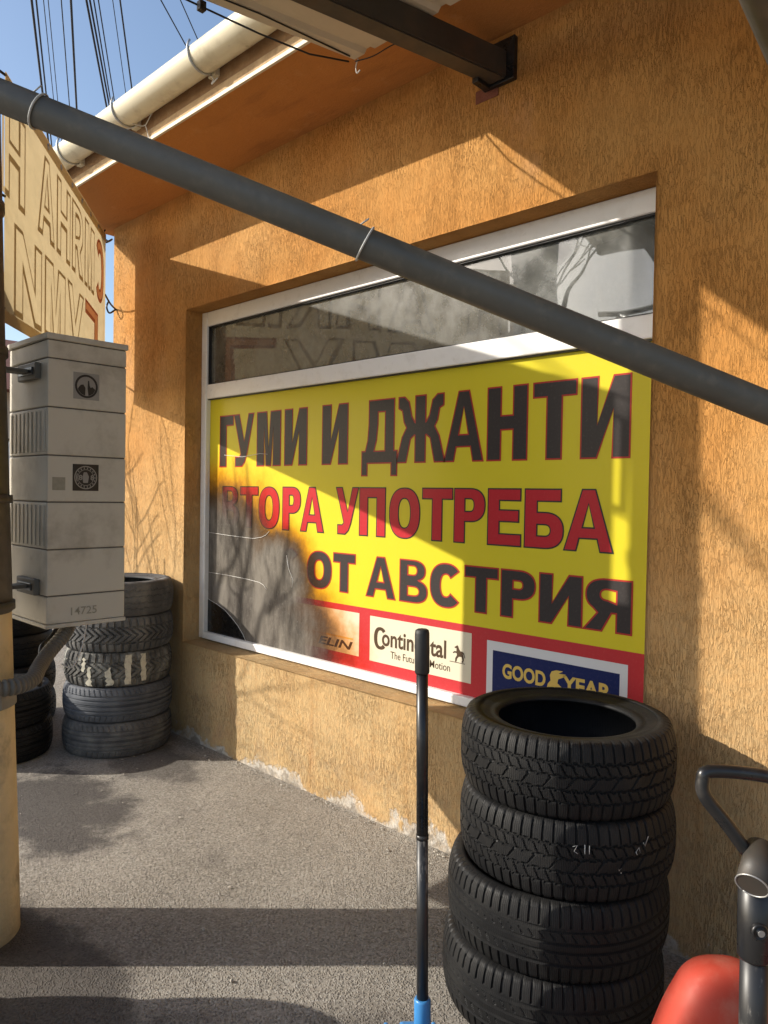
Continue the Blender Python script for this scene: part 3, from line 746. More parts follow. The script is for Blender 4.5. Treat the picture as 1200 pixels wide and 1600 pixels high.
strip('cloth', zbot, ztop, 'banner_cloth', 0)
strip('hem', lambda u: ztop(u) - .055, lambda u: ztop(u) + .001, 'banner_hem', .002)
strip('hem', lambda u: zbot(u) - .001, lambda u: zbot(u) + .045, 'banner_hem', .002)
for i in range(9):
    u = .05 + i * .27; c = Vector(bpt(u, ztop(u) - .028, .004))
    pts = [c + E2d * .011 * math.cos(a) + Vector((0, 0, .011 * math.sin(a))) for a in [2 * math.pi * k / 12 for k in range(13)]]
    MB().tube(pts, .0032, 6).build('eyelet', 'galvanised', ban)
def bletters(word, u0, du, gap, zb, zt):
    u = u0
    for ch in word:
        if ch == ' ': u += du * .55; continue
        w = du; nz0 = zb(u + w / 2); h = zt(u + w / 2) - nz0; slope = (zb(u + w) - zb(u)) / w
        vs_, fs = [], []
        for ci, c in enumerate(glyph(ch, w, h, w * .27, h * .17)):
            cc = []
            for q in c:
                if not cc or (Vector(q) - Vector(cc[-1])).length > 1e-5: cc.append(tuple(q))
            if (Vector(cc[0]) - Vector(cc[-1])).length < 1e-5: cc.pop()
            ar = sum(cc[i - 1][0] * cc[i][1] - cc[i][0] * cc[i - 1][1] for i in range(len(cc)))
            if (ar > 0) != (ci == 0): cc = cc[::-1]
            a_ = offset_poly(cc, -.010); b_ = offset_poly(cc, .010); n = len(cc); o0 = len(vs_)
            for (x, y) in a_: vs_.append(bpt(u + x, nz0 + slope * (x - w / 2) + y, .002))
            for (x, y) in b_: vs_.append(bpt(u + x + .006, nz0 + slope * (x - w / 2) + y - .005, .002))
            for i in range(n): fs.append((o0 + i, o0 + (i + 1) % n, o0 + n + (i + 1) % n, o0 + n + i))
        me = bpy.data.meshes.new('letter_outline'); me.from_pydata(vs_, [], fs); me.update()
        link_mesh('letter_outline', me, 'banner_red' if u < .32 else 'banner_print', ban)
        if u < .32:
            mf = contours_mesh('letter_fill', glyph(ch, w, h, w * .27, h * .17), -.006)
            for v in mf.vertices: v.co = bpt(u + v.co.x, nz0 + slope * (v.co.x - w / 2) + v.co.y, .0012)
            link_mesh('letter_fill', mf, 'banner_pink', ban)
        u += w + gap
mid = lambda f: (lambda u: zbot(u) + (ztop(u) - zbot(u)) * f)
bletters('СМЯНА Н', .09, .30, .06, mid(.53), mid(.90))
bletters('ГУМИ', .30, .42, .07, mid(.07), mid(.43))
for (u, z, tgt) in ((0.0, 3.15, (-4.96, -.02, 3.22)), (0.0, 2.79, (-4.93, -.003, 2.74)), (0.0, 2.25, (-4.95, -.003, 2.30))):
    a = Vector(bpt(u + .012, z)); b = Vector(tgt); md_ = (a + b) / 2 + Vector((0, 0, -.012))
    MB().tube(bez([a, md_, b], 8), .006, 8).build('tie_rope', 'dark_steel', ban)
    MB().tube(bez([b + Vector((0, -.05, .05)), b + Vector((.02, -.075, .0)), b + Vector((.01, -.05, -.035)), b], 6), .006, 8).build('hook', 'black_paint', ban)
for z in (2.98, 2.55, 2.15):
    a = Vector(bpt(BL - .01, z)); b = Vector((-2.86, -1.50, z + .01)); MB().tube([a, (a + b) / 2, b], .005, 6).build('tie_rope', 'black_cable', ban)

# ---------------------------------------------------------------- pole, cabinet and hose
PC = Vector((-2.712, -1.612, 0))
pole = empty('utility_pole', tuple(PC)); pole.rotation_euler = (.012, -.032, 0); tag(pole, 'thick weathered concrete utility pole with cable pipes at the edge of the yard', 'utility pole')
MB().lathe([(.168, -.05), (.168, .2), (.162, .9), (.152, 2.0), (.149, 4.0), (.13, 6.5), (.12, 9.0)], 48).build('shaft', 'concrete', pole)
MB().lathe([(.158, 1.075), (.164, 1.08), (.1565, 2.0), (.1535, 4.0), (.141, 6.0), (.13, 6.01)], 48).build('dark_sleeve', 'dark_steel', pole)
for (ang, r, z0, z1) in ((190, .020, .95, 5.0), (215, .016, .95, 5.0)):
    a = R_(ang); q = Vector((math.cos(a), math.sin(a), 0))
    MB().tube([q * (.163 + r) + Vector((0, 0, z0)), q * (.157 + r) + Vector((0, 0, 2.0)), q * (.147 + r) + Vector((0, 0, z1))], r, 12).build('cable_pipe', 'black_cable', pole)
for z, r in ((1.10, .166), (1.46, .164), (1.96, .159), (2.45, .157)): MB().lathe([(r - .01, z - .014), (r + .006, z - .014), (r + .006, z + .014), (r - .01, z + .014)], 48).build('pipe_clamp', 'dark_steel', pole)
MB().lathe([(.150, .765), (.170, .765), (.169, .835), (.150, .835)], 48).build('steel_band', 'conduit_grey', pole)
MB().box(.160, .185, .03, .07, .775, .825, .004).build('band_lug', 'conduit_grey', pole)

BX0, BX1, BY0, BY1 = -3.145, -2.775, -1.325, -1.022
cab = empty('electrical_cabinet', ((BX0 + BX1) / 2, (BY0 + BY1) / 2, 1.0), 0); cab.location = (0, 0, 0)
tag(cab, 'grey plastic electrical cabinet with stickers hanging on the pole', 'electrical cabinet')
MB().box(BX0 + .004, BX1 - .004, BY0 + .004, BY1 - .004, 1.004, 2.055).build('core', 'cabinet_seam', cab)
seams = [1.000, 1.105, 1.277, 1.452, 1.624, 1.800, 1.978, 2.045]
for i in range(7):
    MB().box(BX0, BX1, BY0, BY1, seams[i] + .0022, seams[i + 1] - .0022, .004).build('panel', 'cabinet_grey', cab)
MB().box(BX0 - .008, BX1 + .006, BY0 - .008, BY1 + .006, 2.046, 2.068, .004).build('lid', 'cabinet_grey', cab)
MB().box(BX0 - .002, BX1 + .004, BY0 - .004, BY1 + .004, .986, 1.001, .003).build('bottom_flange', 'cabinet_grey', cab)
for i in (2, 4):
    for k in range(9):
        x = BX0 + .03 + k * (BX1 - BX0 - .06) / 8
        MB().box(x - .009, x + .009, BY0 - .0035, BY0 + .002, seams[i] + .012, seams[i + 1] - .012, .003).build('rib', 'cabinet_grey', cab)
for z in (1.135, 1.935):
    MB().box(BX1 - .23, BX1 - .06, BY0 - .022, BY0 + .001, z - .030, z + .030, .004).build('bracket', 'bracket_grey', cab)
    MB().box(BX1 - .21, BX1 - .08, BY0 - .027, BY0 - .020, z - .014, z + .014, .003).build('bracket_slot', 'black_paint', cab)
    MB().box(BX1 - .18, BX1 - .11, BY0 - .15, BY0 - .026, z - .007, z + .007, .003).build('bracket_arm', 'bracket_grey', cab)
def ring2(r0, r1, n=28): return [[(r1 * math.cos(2 * math.pi * k / n), r1 * math.sin(2 * math.pi * k / n)) for k in range(n)], [(r0 * math.cos(2 * math.pi * k / n), r0 * math.sin(2 * math.pi * k / n)) for k in range(n)][::-1]]
FX = (math.pi / 2, 0, math.pi / 2)      # XY glyph plane -> YZ facing +X
def sticker(y, z, w, mat='sticker_black'):
    return link_mesh('sticker', contours_mesh('sticker', [[(-w, -w), (w, -w), (w, w), (-w, w)]]), mat, cab, loc=(BX1 + .0008, y, z), rot=FX)
def on_st(s, me, mat, x, y, l=.0005): link_mesh('sticker_print', me, mat, s, loc=(x, y, l))
s1 = sticker(-1.182, 1.888, .050, 'sticker_pale')
on_st(s1, contours_mesh('d', ring2(.036, .044)), 'sticker_black', 0, 0)
on_st(s1, contours_mesh('d', [sup(0, 0, .035, .035, 200, 262, 10, 2) + [(-.004, -.006), (-.012, .006), (-.022, .004), (-.030, -.006)]]), 'sticker_black', 0, 0, .0007)
on_st(s1, contours_mesh('d', [sup(0, 0, .035, .035, 282, 345, 10, 2) + [(.022, .0), (.016, -.004), (.012, .004), (.010, .022), (.006, .022), (.004, -.006)]]), 'sticker_black', 0, 0, .0007)
s2 = sticker(-1.182, 1.545, .050)
on_st(s2, contours_mesh('d', ring2(.040, .044)), 'sticker_pale', 0, 0)
on_st(s2, contours_mesh('d', ring2(.029, .031)), 'sticker_pale', 0, 0)
on_st(s2, text_mesh('t', '18', .024, .020, .03), 'sticker_pale', -.037, -.010, .0008)
on_st(s2, text_mesh('t', '8', .014, .020, .03), 'sticker_pale', .018, -.010, .0008)
on_st(s2, contours_mesh('d', [[(-.010, -.020), (.008, -.020), (.012, .004), (.004, .020), (-.008, .020), (-.013, .002)]]), 'sticker_pale', 0, 0, .0008)
for k in range(18):
    a = 2 * math.pi * k / 18
    on_st(s2, contours_mesh('d', [[(-.0018, -.003), (.0022, -.003), (.0016, .003), (-.0020, .003)]]), 'sticker_pale', .0355 * math.cos(a), .0355 * math.sin(a), .0007)
s3 = sticker(-1.283, 1.520, .024, 'sticker_faded')
link_mesh('stencil_number', text_mesh('t', '14725', .10, .030, .01), 'sticker_faded', cab, loc=(BX1 + .0012, -1.235, 1.028), rot=FX)
shade_cabinet = empty('electrical_cabinet', (0, 0, 0)); tag(shade_cabinet, 'plain unseen grey cabinet by the pole, added to shade the stickered one', 'electrical cabinet')  # out-of-view box added to keep sun off the first cabinet's street face
CX0, CX1, CY0, CY1 = -3.40, -2.93, -1.90, -1.60
MB().box(CX0 + .004, CX1 - .004, CY0 + .004, CY1 - .004, 1.104, 2.31).build('core', 'cabinet_seam', shade_cabinet)
for k in range(6): MB().box(CX0, CX1, CY0, CY1, 1.10 + k * .2 + .002, 1.10 + (k + 1) * .2 - .002, .004).build('panel', 'cabinet_grey', shade_cabinet)
MB().box(CX0 - .006, CX1 + .006, CY0 - .006, CY1 + .006, 2.301, 2.325, .004).build('lid', 'cabinet_grey', shade_cabinet)
for z in (1.3, 2.1): MB().box(CX1, CX1 + .09, -1.70, -1.64, z - .02, z + .02, .003).build('bracket_arm', 'bracket_grey', shade_cabinet)
# corrugated hose from the cabinet's underside round the front of the pole
hp = bez([(-2.85, -1.20, 1.0), (-2.84, -1.23, .95), (-2.79, -1.31, .895), (-2.69, -1.385, .868), (-2.56, -1.46, .862), (-2.50, -1.56, .865), (-2.55, -1.70, .875), (-2.68, -1.79, .89)], 34)
hr = [.0275 if (i % 5) < 3 else .0205 for i in range(len(hp))]
MB().tube(hp, hr, 16).build('corrugated_hose', 'hose_grey', cab)
MB().tube(bez([(-2.93, -1.20, 1.0), (-2.93, -1.24, .93), (-2.88, -1.30, .90), (-2.80, -1.33, .84), (-2.72, -1.37, .80)], 8), .009, 8).build('loose_cable', 'black_cable', cab)
MB().tube(bez([(-2.82, -1.15, 1.0), (-2.80, -1.18, .90), (-2.79, -1.22, .83), (-2.82, -1.25, .84)], 8), .003, 8).build('loose_cable', 'wire_white', cab)

# ---------------------------------------------------------------- tyres
def frac(a): return a - np.floor(a)
def tread_depth(pat, s, V):
    aV = np.abs(V); d = np.zeros_like(V)
    tri = np.abs(frac(s) * 2 - 1) - .5
    if pat == 'winter':
        d = np.maximum(d, (np.abs(aV + .020 * np.sign(tri) - .56) < .030) * 1.0)
        d = np.maximum(d, (np.abs(aV + .020 * np.sign(-tri) - .19) < .030) * 1.0)
        d = np.maximum(d, ((aV > .56) & (frac(s) < .125)) * .9)
        d = np.maximum(d, ((aV > .17) & (aV < .56) & (frac(s + V * 1.5) < .125)) * .75)
        d = np.maximum(d, ((aV < .17) & (frac(s * .5 - V * 1.2) < .10)) * .7)
    elif pat == 'road':
        for c in (.12, .50): d = np.maximum(d, (np.abs(aV - c) < .045) * 1.0)
        d = np.maximum(d, ((aV > .60) & (frac(s) < .15)) * .8)
        d = np.maximum(d, ((aV > .20) & (aV < .42) & (frac(s + V * 2.4) < .13)) * .5)
    elif pat == 'arrow':
        d = np.maximum(d, (np.abs(aV + .05 * tri - .50) < .05) * 1.0)
        d = np.maximum(d, ((aV > .5) & (frac(s) < .30)) * 1.0)
        d = np.maximum(d, ((aV <= .5) & (frac(s + aV * 2.6) < .30)) * 1.0)
    elif pat == 'rib':
        for c in (.05, .33, .62): d = np.maximum(d, (np.abs(aV - c) < .035) * .8)
        d = np.maximum(d, ((aV > .68) & (frac(s + aV) < .22)) * .5)
    elif pat == 'bald':
        for c in (.2, .6): d = np.maximum(d, (np.abs(aV - c + .03 * np.sign(tri)) < .03) * .5)
    return d
def tyre_mesh(name, R, W, rim, pat, P, N, nv, depth=.008):
    tw = W * .43                                            # half tread width
    prof = []                                               # (r, z, V, istread)
    for i in range(nv + 1):
        v = -1 + 2 * i / nv
        prof.append((R - .010 * abs(v) ** 3.2 - .003 * v * v, v * tw, v, 1))
    def side(sg):
        pts = [(R - .0175, .470), (R - .026, .488), (R - .038, .497), (R - .041, .4985), (R - .043, .496), (R - .055, .500)]
        m = (R + rim) / 2
        pts += [(m + .008, .497), (m, .490), (m - .002, .486), (m - .012, .478), (rim + .030, .452), (rim + .026, .446), (rim + .018, .440), (rim + .015, .447), (rim + .006, .436), (rim, .415), (rim - .003, .39), (rim + .001, .365)]
        return [(r, sg * a * W, sg * 1.05, 0) for r, a in pts]
    prof += side(1)
    prof += [(rim + .012, .37 * W, 2, 0), (rim + .04, .43 * W, 2, 0), (R - .035, .42 * W, 2, 0), (R - .022, .3 * W, 2, 0), (R - .019, 0, 2, 0),
             (R - .022, -.3 * W, 2, 0), (R - .035, -.42 * W, 2, 0), (rim + .04, -.43 * W, 2, 0), (rim + .012, -.37 * W, 2, 0)]
    prof += side(-1)[::-1]
    pr = np.array(prof); K = len(pr)
    th = np.arange(N) / N * 2 * np.pi
    TH, RR = np.meshgrid(th, pr[:, 0], indexing='ij'); _, ZZ = np.meshgrid(th, pr[:, 1], indexing='ij'); _, VV = np.meshgrid(th, pr[:, 2], indexing='ij'); _, TT = np.meshgrid(th, pr[:, 3], indexing='ij')
    s = TH / (2 * np.pi) * P
    D = tread_depth(pat, s, np.clip(VV, -1, 1)) * TT * depth
    # shoulder notches run a little way down the sidewall
    if pat in ('winter', 'road', 'arrow'):
        sh = (np.abs(VV) > 1.01) & (np.abs(VV) < 1.5) & (RR > R - .030)
        D = D + sh * (frac(s) < .17) * .006
    RR = RR - D
    co = np.stack([RR * np.cos(TH), RR * np.sin(TH), ZZ + W / 2], -1).reshape(-1, 3)
    i = np.arange(N)[:, None]; k = np.arange(K)[None, :]; i2 = (i + 1) % N; k2 = (k + 1) % K
    faces = np.stack([i * K + k, i2 * K + k, i2 * K + k2, i * K + k2], -1).reshape(-1, 4)
    me = bpy.data.meshes.new(name); nf = len(faces)
    me.vertices.add(len(co)); me.vertices.foreach_set('co', co.astype(np.float32).ravel())
    me.loops.add(nf * 4); me.loops.foreach_set('vertex_index', faces.astype(np.int32).ravel())
    me.polygons.add(nf); me.polygons.foreach_set('loop_start', (np.arange(nf) * 4).astype(np.int32))
    ist = ((pr[:, 3] > 0) & (np.roll(pr[:, 3], -1) > 0)).astype(np.int32)
    mi = np.tile(1 - ist, N); me.polygons.foreach_set('material_index', mi.astype(np.int32))
    me.update(); me.validate()
    me.polygons.foreach_set('use_smooth', (mi == 1))
    uv = me.uv_layers.new(name='UVMap')
    uvv = np.stack([s, VV * .5], -1).reshape(-1, 2)[faces.ravel()]
    uv.data.foreach_set('uv', uvv.astype(np.float32).ravel())
    return me
TM = {}
def tyre(kind, loc, rz, label, group, mats, tilt=(0, 0)):
    if (kind, mats) not in TM:
        TM[kind, mats] = tyre_mesh('tyre', *KINDS[kind]); o = link_mesh('tyre', TM[kind, mats], list(mats))
    else:
        o = bpy.data.objects.new('tyre', TM[kind, mats]); COL.objects.link(o)
    o.location = loc; o.rotation_euler = (tilt[0], tilt[1], rz)
    return tag(o, label, 'tyre', group)
KINDS = {'winter': (.316, .214, .205, 'winter', 66, 792, 60, .0062), 'road': (.326, .212, .205, 'road', 72, 720, 56, .0062),
         'arrow': (.310, .196, .19, 'arrow', 48, 576, 44, .010), 'rib': (.308, .196, .19, 'rib', 60, 480, 44), 'bald': (.306, .196, .19, 'bald', 40, 400, 40),
         'patchy': (.304, .196, .19, 'arrow', 44, 440, 40, .009)}
FB = ('tread_black', 'side_black')
g = 'stack of black tyres in front of the window sign'
tyre('road', (-1.178, -.452, .000), .3, 'bottom tyre of the clean black stack near the jack handle', g, FB)
tyre('road', (-1.172, -.440, .2125), 1.1, 'third tyre down in the clean black stack beside the window', g, FB)
tyre('winter', (-1.155, -.424, .4255), 2.0, 'second tyre down in the clean black stack, with chalk marks on its tread', g, FB)
tyre('winter', (-1.160, -.420, .640), .7, 'top tyre of the clean black stack, its open hole facing up', g, FB)
# chalk scribbles on the second tyre
def chalk(ang, z, pts, r=.3145):
    q = []
    for a, b in pts:
        an = ang + a / .316; q.append((-1.155 + r * math.cos(an), -.424 + r * math.sin(an), z + b))
    MB().tube(q, .0011, 5).build('chalk_mark', 'chalk', second, loc=-Vector(second.location))
second = [o for o in bpy.data.objects if o.get('label', '').startswith('second tyre down')][0]
second.rotation_euler = (0, 0, 0)
for a, zz, pts in ((-.98, .585, [(0, 0), (.012, .004), (.004, -.012), (.014, -.018)]), (-.88, .580, [(0, .012), (.0, -.012), (.012, -.012), (.012, .010)]),
                   (-.62, .525, [(0, .0), (.010, .014), (.012, -.004), (.022, .006), (.018, -.012)]), (-.42, .565, [(0, 0), (.010, .010), (.014, -.004), (.004, -.008), (0, 0)]), (-.34, .585, [(0, 0), (.006, -.010), (.018, .014)])):
    chalk(a, zz, pts)
g = 'pile of old tyres against the wall under the electrical cabinet'
SC = (-4.205, -.322)
tyre('rib', (SC[0] + .012, SC[1] - .010, .0), .2, 'lowest ribbed tyre of the old pile against the ochre wall', g, ('tread_dusty', 'side_dusty'))
tyre('rib', (SC[0] + .004, SC[1] - .004, .196), 1.7, 'bluish worn tyre second from the ground in the old pile by the wall', g, ('tread_blue', 'side_dusty'))
mid_t = tyre('patchy', (SC[0] - .004, SC[1], .392), .4, 'worn tyre with torn paper tape stuck on its tread, middle of the old pile', g, ('tread_patchy', 'side_dusty'))
tyre('arrow', (SC[0] - .010, SC[1] + .004, .588), 2.2, 'chunky zigzag tread tyre directly below the cabinet, fourth in the pile', g, ('tread_dusty', 'side_dusty'))
tyre('bald', (SC[0] - .012, SC[1] + .010, .784), 2.2, 'smooth top tyre of the old pile, partly hidden by the cabinet', g, ('tread_dusty', 'side_dusty'))
def tape(ang, w, z0, z1, jag):
    bm = bmesh.new(); n = 8; rows = []
    rr = random.Random(int(ang * 1000))
    for i in range(n + 1):
        z = z0 + (z1 - z0) * i / n; a0 = -w / 2 + rr.uniform(-jag, jag); a1 = w / 2 + rr.uniform(-jag, jag); rows.append([])
        for j in range(5):
            an = (a0 + (a1 - a0) * j / 4) / .304; rows[-1].append(bm.verts.new((.3055 * math.cos(an), .3055 * math.sin(an), z)))
    for p_, q_ in zip(rows[:-1], rows[1:]):
        for j in range(4): bm.faces.new((p_[j], p_[j + 1], q_[j + 1], q_[j]))
    me = bpy.data.meshes.new('paper_tape'); bm.to_mesh(me); bm.free()
    link_mesh('paper_tape', me, 'paper_tape', mid_t, rot=(0, 0, ang - .4))
for a, w, z0, z1, j in ((-.30, .034, .020, .186, .005), (-.02, .030, .030, .185, .006), (-1.00, .030, .015, .120, .012), (-.62, .030, .02, .12, .014), (-1.12, .02, .09, .17, .01)): tape(a, w, z0, z1, j)
g = 'shaded tyre pile behind the utility pole'
DK = ('tread_black', 'side_dusty')
S2 = (-4.50, -.92)
for k, nm in enumerate(('lower', 'upper')):
    tyre('rib', (S2[0] + .012 * k, S2[1] - .01 * k, .196 * k), k * .9, nm + ' tyre of the low shaded pair between pole and old tyre pile', g, DK)
g = 'dark tyre pile past the building corner'
for k, nm in enumerate(('lowest', 'second', 'third', 'top')):
    tyre('bald', (-5.08 + .01 * (k % 2), -.66 - .008 * k, .196 * k), k * 1.9, nm + ' tyre of the darkest pile, farthest back behind the pole', g, DK)
g = 'unseen tyre pile added for its ground shadow'  # out-of-view pile added to cast the rounded shadow on the asphalt
for k in range(3): tyre('bald', (-2.365 + .006 * k, -2.12, .196 * k), k * 1.3, ('lowest', 'middle', 'top')[k] + ' tyre of the short unseen pile by the pole, added for its shadow', g, DK)

# ---------------------------------------------------------------- trolley jack with long black handle
jack = empty('floor_jack', (-1.285, -.965, 0)); tag(jack, 'blue trolley jack with upright black two-piece handle', 'floor jack')
JM = Matrix.Identity(4)
top = Vector((.014, -.002, 1.150)); bot = Vector((.043, -.006, .130))
L_ = lambda t: bot + (top - bot) * t
MB().tube([L_(0), L_(.47)], .0150, 20).build('handle_tube', 'scratched_black', jack)
MB().tube([L_(.466), L_(.478)], .0164, 20).build('handle_joint', 'black_paint', jack)
MB().tube([L_(.474), L_(.90)], .0153, 20).build('handle_tube', 'black_paint', jack)
MB().tube([L_(.888), L_(.892), L_(.99), L_(.999), L_(1.002)], [.0175, .0192, .0192, .0175, .012], 20).build('handle_grip', 'black_rubber_grip', jack)
MB().tube([L_(-.05), L_(-.045), L_(.055), L_(.06)], [.019, .0225, .0215, .019], 20).build('handle_socket', 'blue_paint', jack)
jb = Matrix.Rotation(R_(-44), 4, 'Z')
for sy in (-1, 1):
    MB().box(-.06, .46, sy * .065 - .006, sy * .065 + .006, .015, .062, .004, jb).build('side_plate', 'blue_paint', jack)
    for x in (-.02, .42):
        m_ = jb @ Matrix.Translation((x, sy * .088, .035)) @ Matrix.Rotation(math.pi / 2, 4, 'X')
        MB().lathe([(.028, -.014), (.035, -.010), (.035, .010), (.028, .014)], 24, m_).build('wheel', 'dark_steel', jack)
MB().box(-.02, .38, -.04, .04, .03, .075, .008, jb).build('lift_arm', 'blue_paint', jack)
MB().lathe([(.05, .075), (.055, .080), (.055, .092), (.045, .096)], 24, jb @ Matrix.Translation((.36, 0, 0))).build('saddle', 'dark_steel', jack)
MB().box(-.035, .055, -.032, .032, .03, .085, .010, jb).build('handle_yoke', 'blue_paint', jack)

# ---------------------------------------------------------------- red pallet truck with black loop handle
trk = empty('pallet_truck', (-.45, -.96, 0)); tag(trk, 'red hand truck with black looped steering handle beside the tyre stack', 'hand truck')
hd = Vector((.721, .693, 0)); fw = Vector((-.693, .721, 0))          # across / away
def tp(a, b, z): return Vector((0, 0, 0)) + hd * a + fw * b + Vector((0, 0, z))
MB().tube([tp(.006, 0, .18), tp(.005, 0, .50), tp(.004, 0, .655)], .0245, 24).build('draw_tube', 'scratched_black', trk)
MB().tube([tp(.004, 0, .648), tp(.004, 0, .652), tp(.002, 0, .815)], [.028, .030, .030], 24).build('upper_sleeve', 'black_paint', trk)
# slanted cross socket on top of the sleeve
c0, c1 = tp(-.026, -.044, .806), tp(.020, .012, .848)
MB().tube([c0, c1], .0285, 28).build('cross_socket', 'dark_steel', trk)
dn = (c0 - c1).normalized()
ring = [c0 + (dn.orthogonal().normalized() * math.cos(a) + dn.cross(dn.orthogonal().normalized()) * math.sin(a)) * .028 for a in [2 * math.pi * k / 28 for k in range(29)]]
MB().tube(ring, .0016, 6).build('socket_rim', 'galvanised', trk)
loop = bez([tp(-.012, .01, .845), tp(-.050, .012, .895), tp(-.090, .014, .944), tp(-.094, .016, .975), tp(-.080, .018, .990), tp(.0, .022, .985), (tp(.09, .03, .967)), tp(.16, .04, .950), tp(.185, .042, .925), tp(.17, .04, .895), tp(.10, .035, .862), tp(.05, .03, .850)], 10)
MB().tube(loop, .0125, 18).build('loop_handle', 'black_paint', trk)
bm_ = Matrix.Translation(tp(-.004, -.030, .715)) @ Vector((0, -1, 0)).rotation_difference(-fw).to_matrix().to_4x4() @ Matrix.Rotation(math.pi / 2, 4, 'X')
MB().lathe([(.0150, -.003), (.0150, .004), (.012, .007), (.0115, .004), (.007, .004), (.007, .009), (.004, .009), (.004, .005)], 24, bm_).build('pivot_bolt', 'black_paint', trk)
MB().lathe([(.0062, .0092), (.0062, .0100)], 12, bm_).build('bolt_head', 'galvanised', trk)
def shell():
    bm = bmesh.new(); rows = []; n = 48
    pf = bez([(.225, 0, .10), (.205, 0, .20), (.176, 0, .30), (.146, 0, .385), (.120, 0, .440), (.098, 0, .478), (.072, 0, .500), (.040, 0, .511), (.0, 0, .514)], 4)
    for q_ in pf:
        rr = max(q_.x * .86, .0005)
        rows.append([bm.verts.new(tp(.040 + rr * math.copysign(abs(math.cos(a)) ** .8, math.cos(a)), .20 + .75 * rr * math.copysign(abs(math.sin(a)) ** .8, math.sin(a)), q_.z)) for a in [2 * math.pi * k / n for k in range(n)]])
    for a, b in zip(rows[:-1], rows[1:]):
        for k in range(n):
            f = bm.faces.new((a[k], a[(k + 1) % n], b[(k + 1) % n], b[k])); f.smooth = True
    bm.faces.new(rows[0][::-1])
    bmesh.ops.remove_doubles(bm, verts=bm.verts[:], dist=1e-4); bmesh.ops.recalc_face_normals(bm, faces=bm.faces[:])
    me = bpy.data.meshes.new('red_cover'); bm.to_mesh(me); bm.free(); link_mesh('red_cover', me, 'red_paint', trk)
shell()
MB().box(-.07, .07, -.10, .10, .06, .20, .01, Matrix.Rotation(R_(44), 4, 'Z')).build('pump_base', 'red_paint', trk)
tm_ = Matrix.Rotation(R_(2), 4, 'Z')
for sy in (.02, .30):
    MB().box(.20, 1.25, sy - .06, sy + .08, .085, .145, .008, tm_).build('fork', 'red_paint', trk)
for a in (-.06, .06):
    m_ = Matrix.Translation(tp(a, 0, .09)) @ Matrix.Rotation(R_(44), 4, 'Z') @ Matrix.Rotation(math.pi / 2, 4, 'Y')
    MB().lathe([(.07, -.022), (.09, -.018), (.09, .018), (.07, .022)], 28, m_).build('wheel', 'black_rubber_grip', trk)

# ---------------------------------------------------------------- overhead cables
CAB = [((-9.67, 1.22), (-11.74, 2.17), .017, 0), ((-9.63, 1.26), (-11.73, 2.22), .012, 0), ((-9.56, 1.32), (-11.80, 2.36), .006, 0), ((-9.52, 1.36), (-11.75, 2.40), .006, 0), ((-9.40, 1.47), (-11.79, 2.60), .008, 0), ((-9.31, 1.55), (-11.76, 2.70), .016, 0),
       ((-9.17, 1.68), (-11.53, 3.09), .016, 1), ((-9.14, 1.71), (-11.46, 3.10), .014, 1), ((-9.10, 1.74), (-11.40, 3.10), .010, 1), ((-9.06, 1.78), (-11.27, 3.09), .009, 1), ((-8.93, 1.90), (-10.91, 3.09), .006, 1), ((-8.86, 1.96), (-10.72, 3.09), .012, 1),
       ((-8.49, 2.30), (-9.17, 3.11), .008, 2), ((-8.31, 2.46), (-8.91, 3.11), .007, 2)]
ORD = ['first', 'second', 'third', 'fourth', 'fifth', 'sixth', 'seventh', 'eighth', 'ninth', 'tenth', 'eleventh', 'twelfth', 'thirteenth', 'last']
for i, (a, b, r, gk) in enumerate(CAB):
    a = Vector((*a, 7.5)); b = Vector((*b, 7.5)); d = (b - a).normalized(); pts = []
    for k in range(-14, 31):
        q = a + d * k * 1.0; q.z += .0011 * (k - 2) ** 2 - .002; pts.append(q)
    o = MB().tube(pts, r, 6).build('overhead_cable', 'black_cable')
    th = 'thick' if r > .013 else ('thin' if r < .009 else 'medium')
    tag(o, '%s black overhead cable, %s counted from the banner side towards the canopy' % (th, ORD[i]), 'cable', 'overhead cables against the blue sky')

# ---------------------------------------------------------------- bare shrub and tree whose shadows fall on the wall
def bare_tree(name, base, height, stems, spread, seed, label, r0, depth, nb=(2, 3), rmin=.004, ymax=9):
    rnd = random.Random(seed); t = empty(name, base); tag(t, label, 'tree')
    trunk = MB(); twigs = MB()
    def grow(mb, p, d, L, r, lev):
        n = 5; pts = [p]; rr = [r]; q = p.copy(); dd_ = d.copy()
        for k in range(n):
            dd_ = (dd_ + Vector((rnd.gauss(0, .10), rnd.gauss(0, .10), rnd.gauss(.03, .05)))).normalized(); q = q + dd_ * L / n
            if base[1] + q.y > ymax: break
            pts.append(q.copy()); rr.append(max(rmin, r * (1 - .55 * (k + 1) / n)))
        if len(pts) < 3: return
        mb.tube(pts, rr, 6 if lev else 8, cap=True)
        if lev < depth and len(pts) > n:
            for k in range(rnd.choice(nb)):
                i = rnd.randint(2 if (lev or stems > 1) else 4, n); ax = dd_.orthogonal().normalized(); ax.rotate(Matrix.Rotation(rnd.uniform(0, 6.28), 3, dd_))
                nd = (dd_ + ax * rnd.uniform(.35, .75)).normalized()
                grow(twigs, pts[i], nd, L * rnd.uniform(.5, .75), rr[i] * .62, lev + 1)
    for s_ in range(stems):
        a = 2 * math.pi * s_ / stems + rnd.uniform(-.3, .3)
        d = Vector((math.cos(a) * spread, math.sin(a) * spread, 1)).normalized()
        grow(trunk, Vector((math.cos(a) * .05 * (stems > 1), math.sin(a) * .05 * (stems > 1), 0)), d, height * .55 * rnd.uniform(.85, 1.1), r0 * rnd.uniform(.8, 1.1), 0)
    trunk.build('trunk', 'bark', t); twigs.build('crown', 'bark', t)
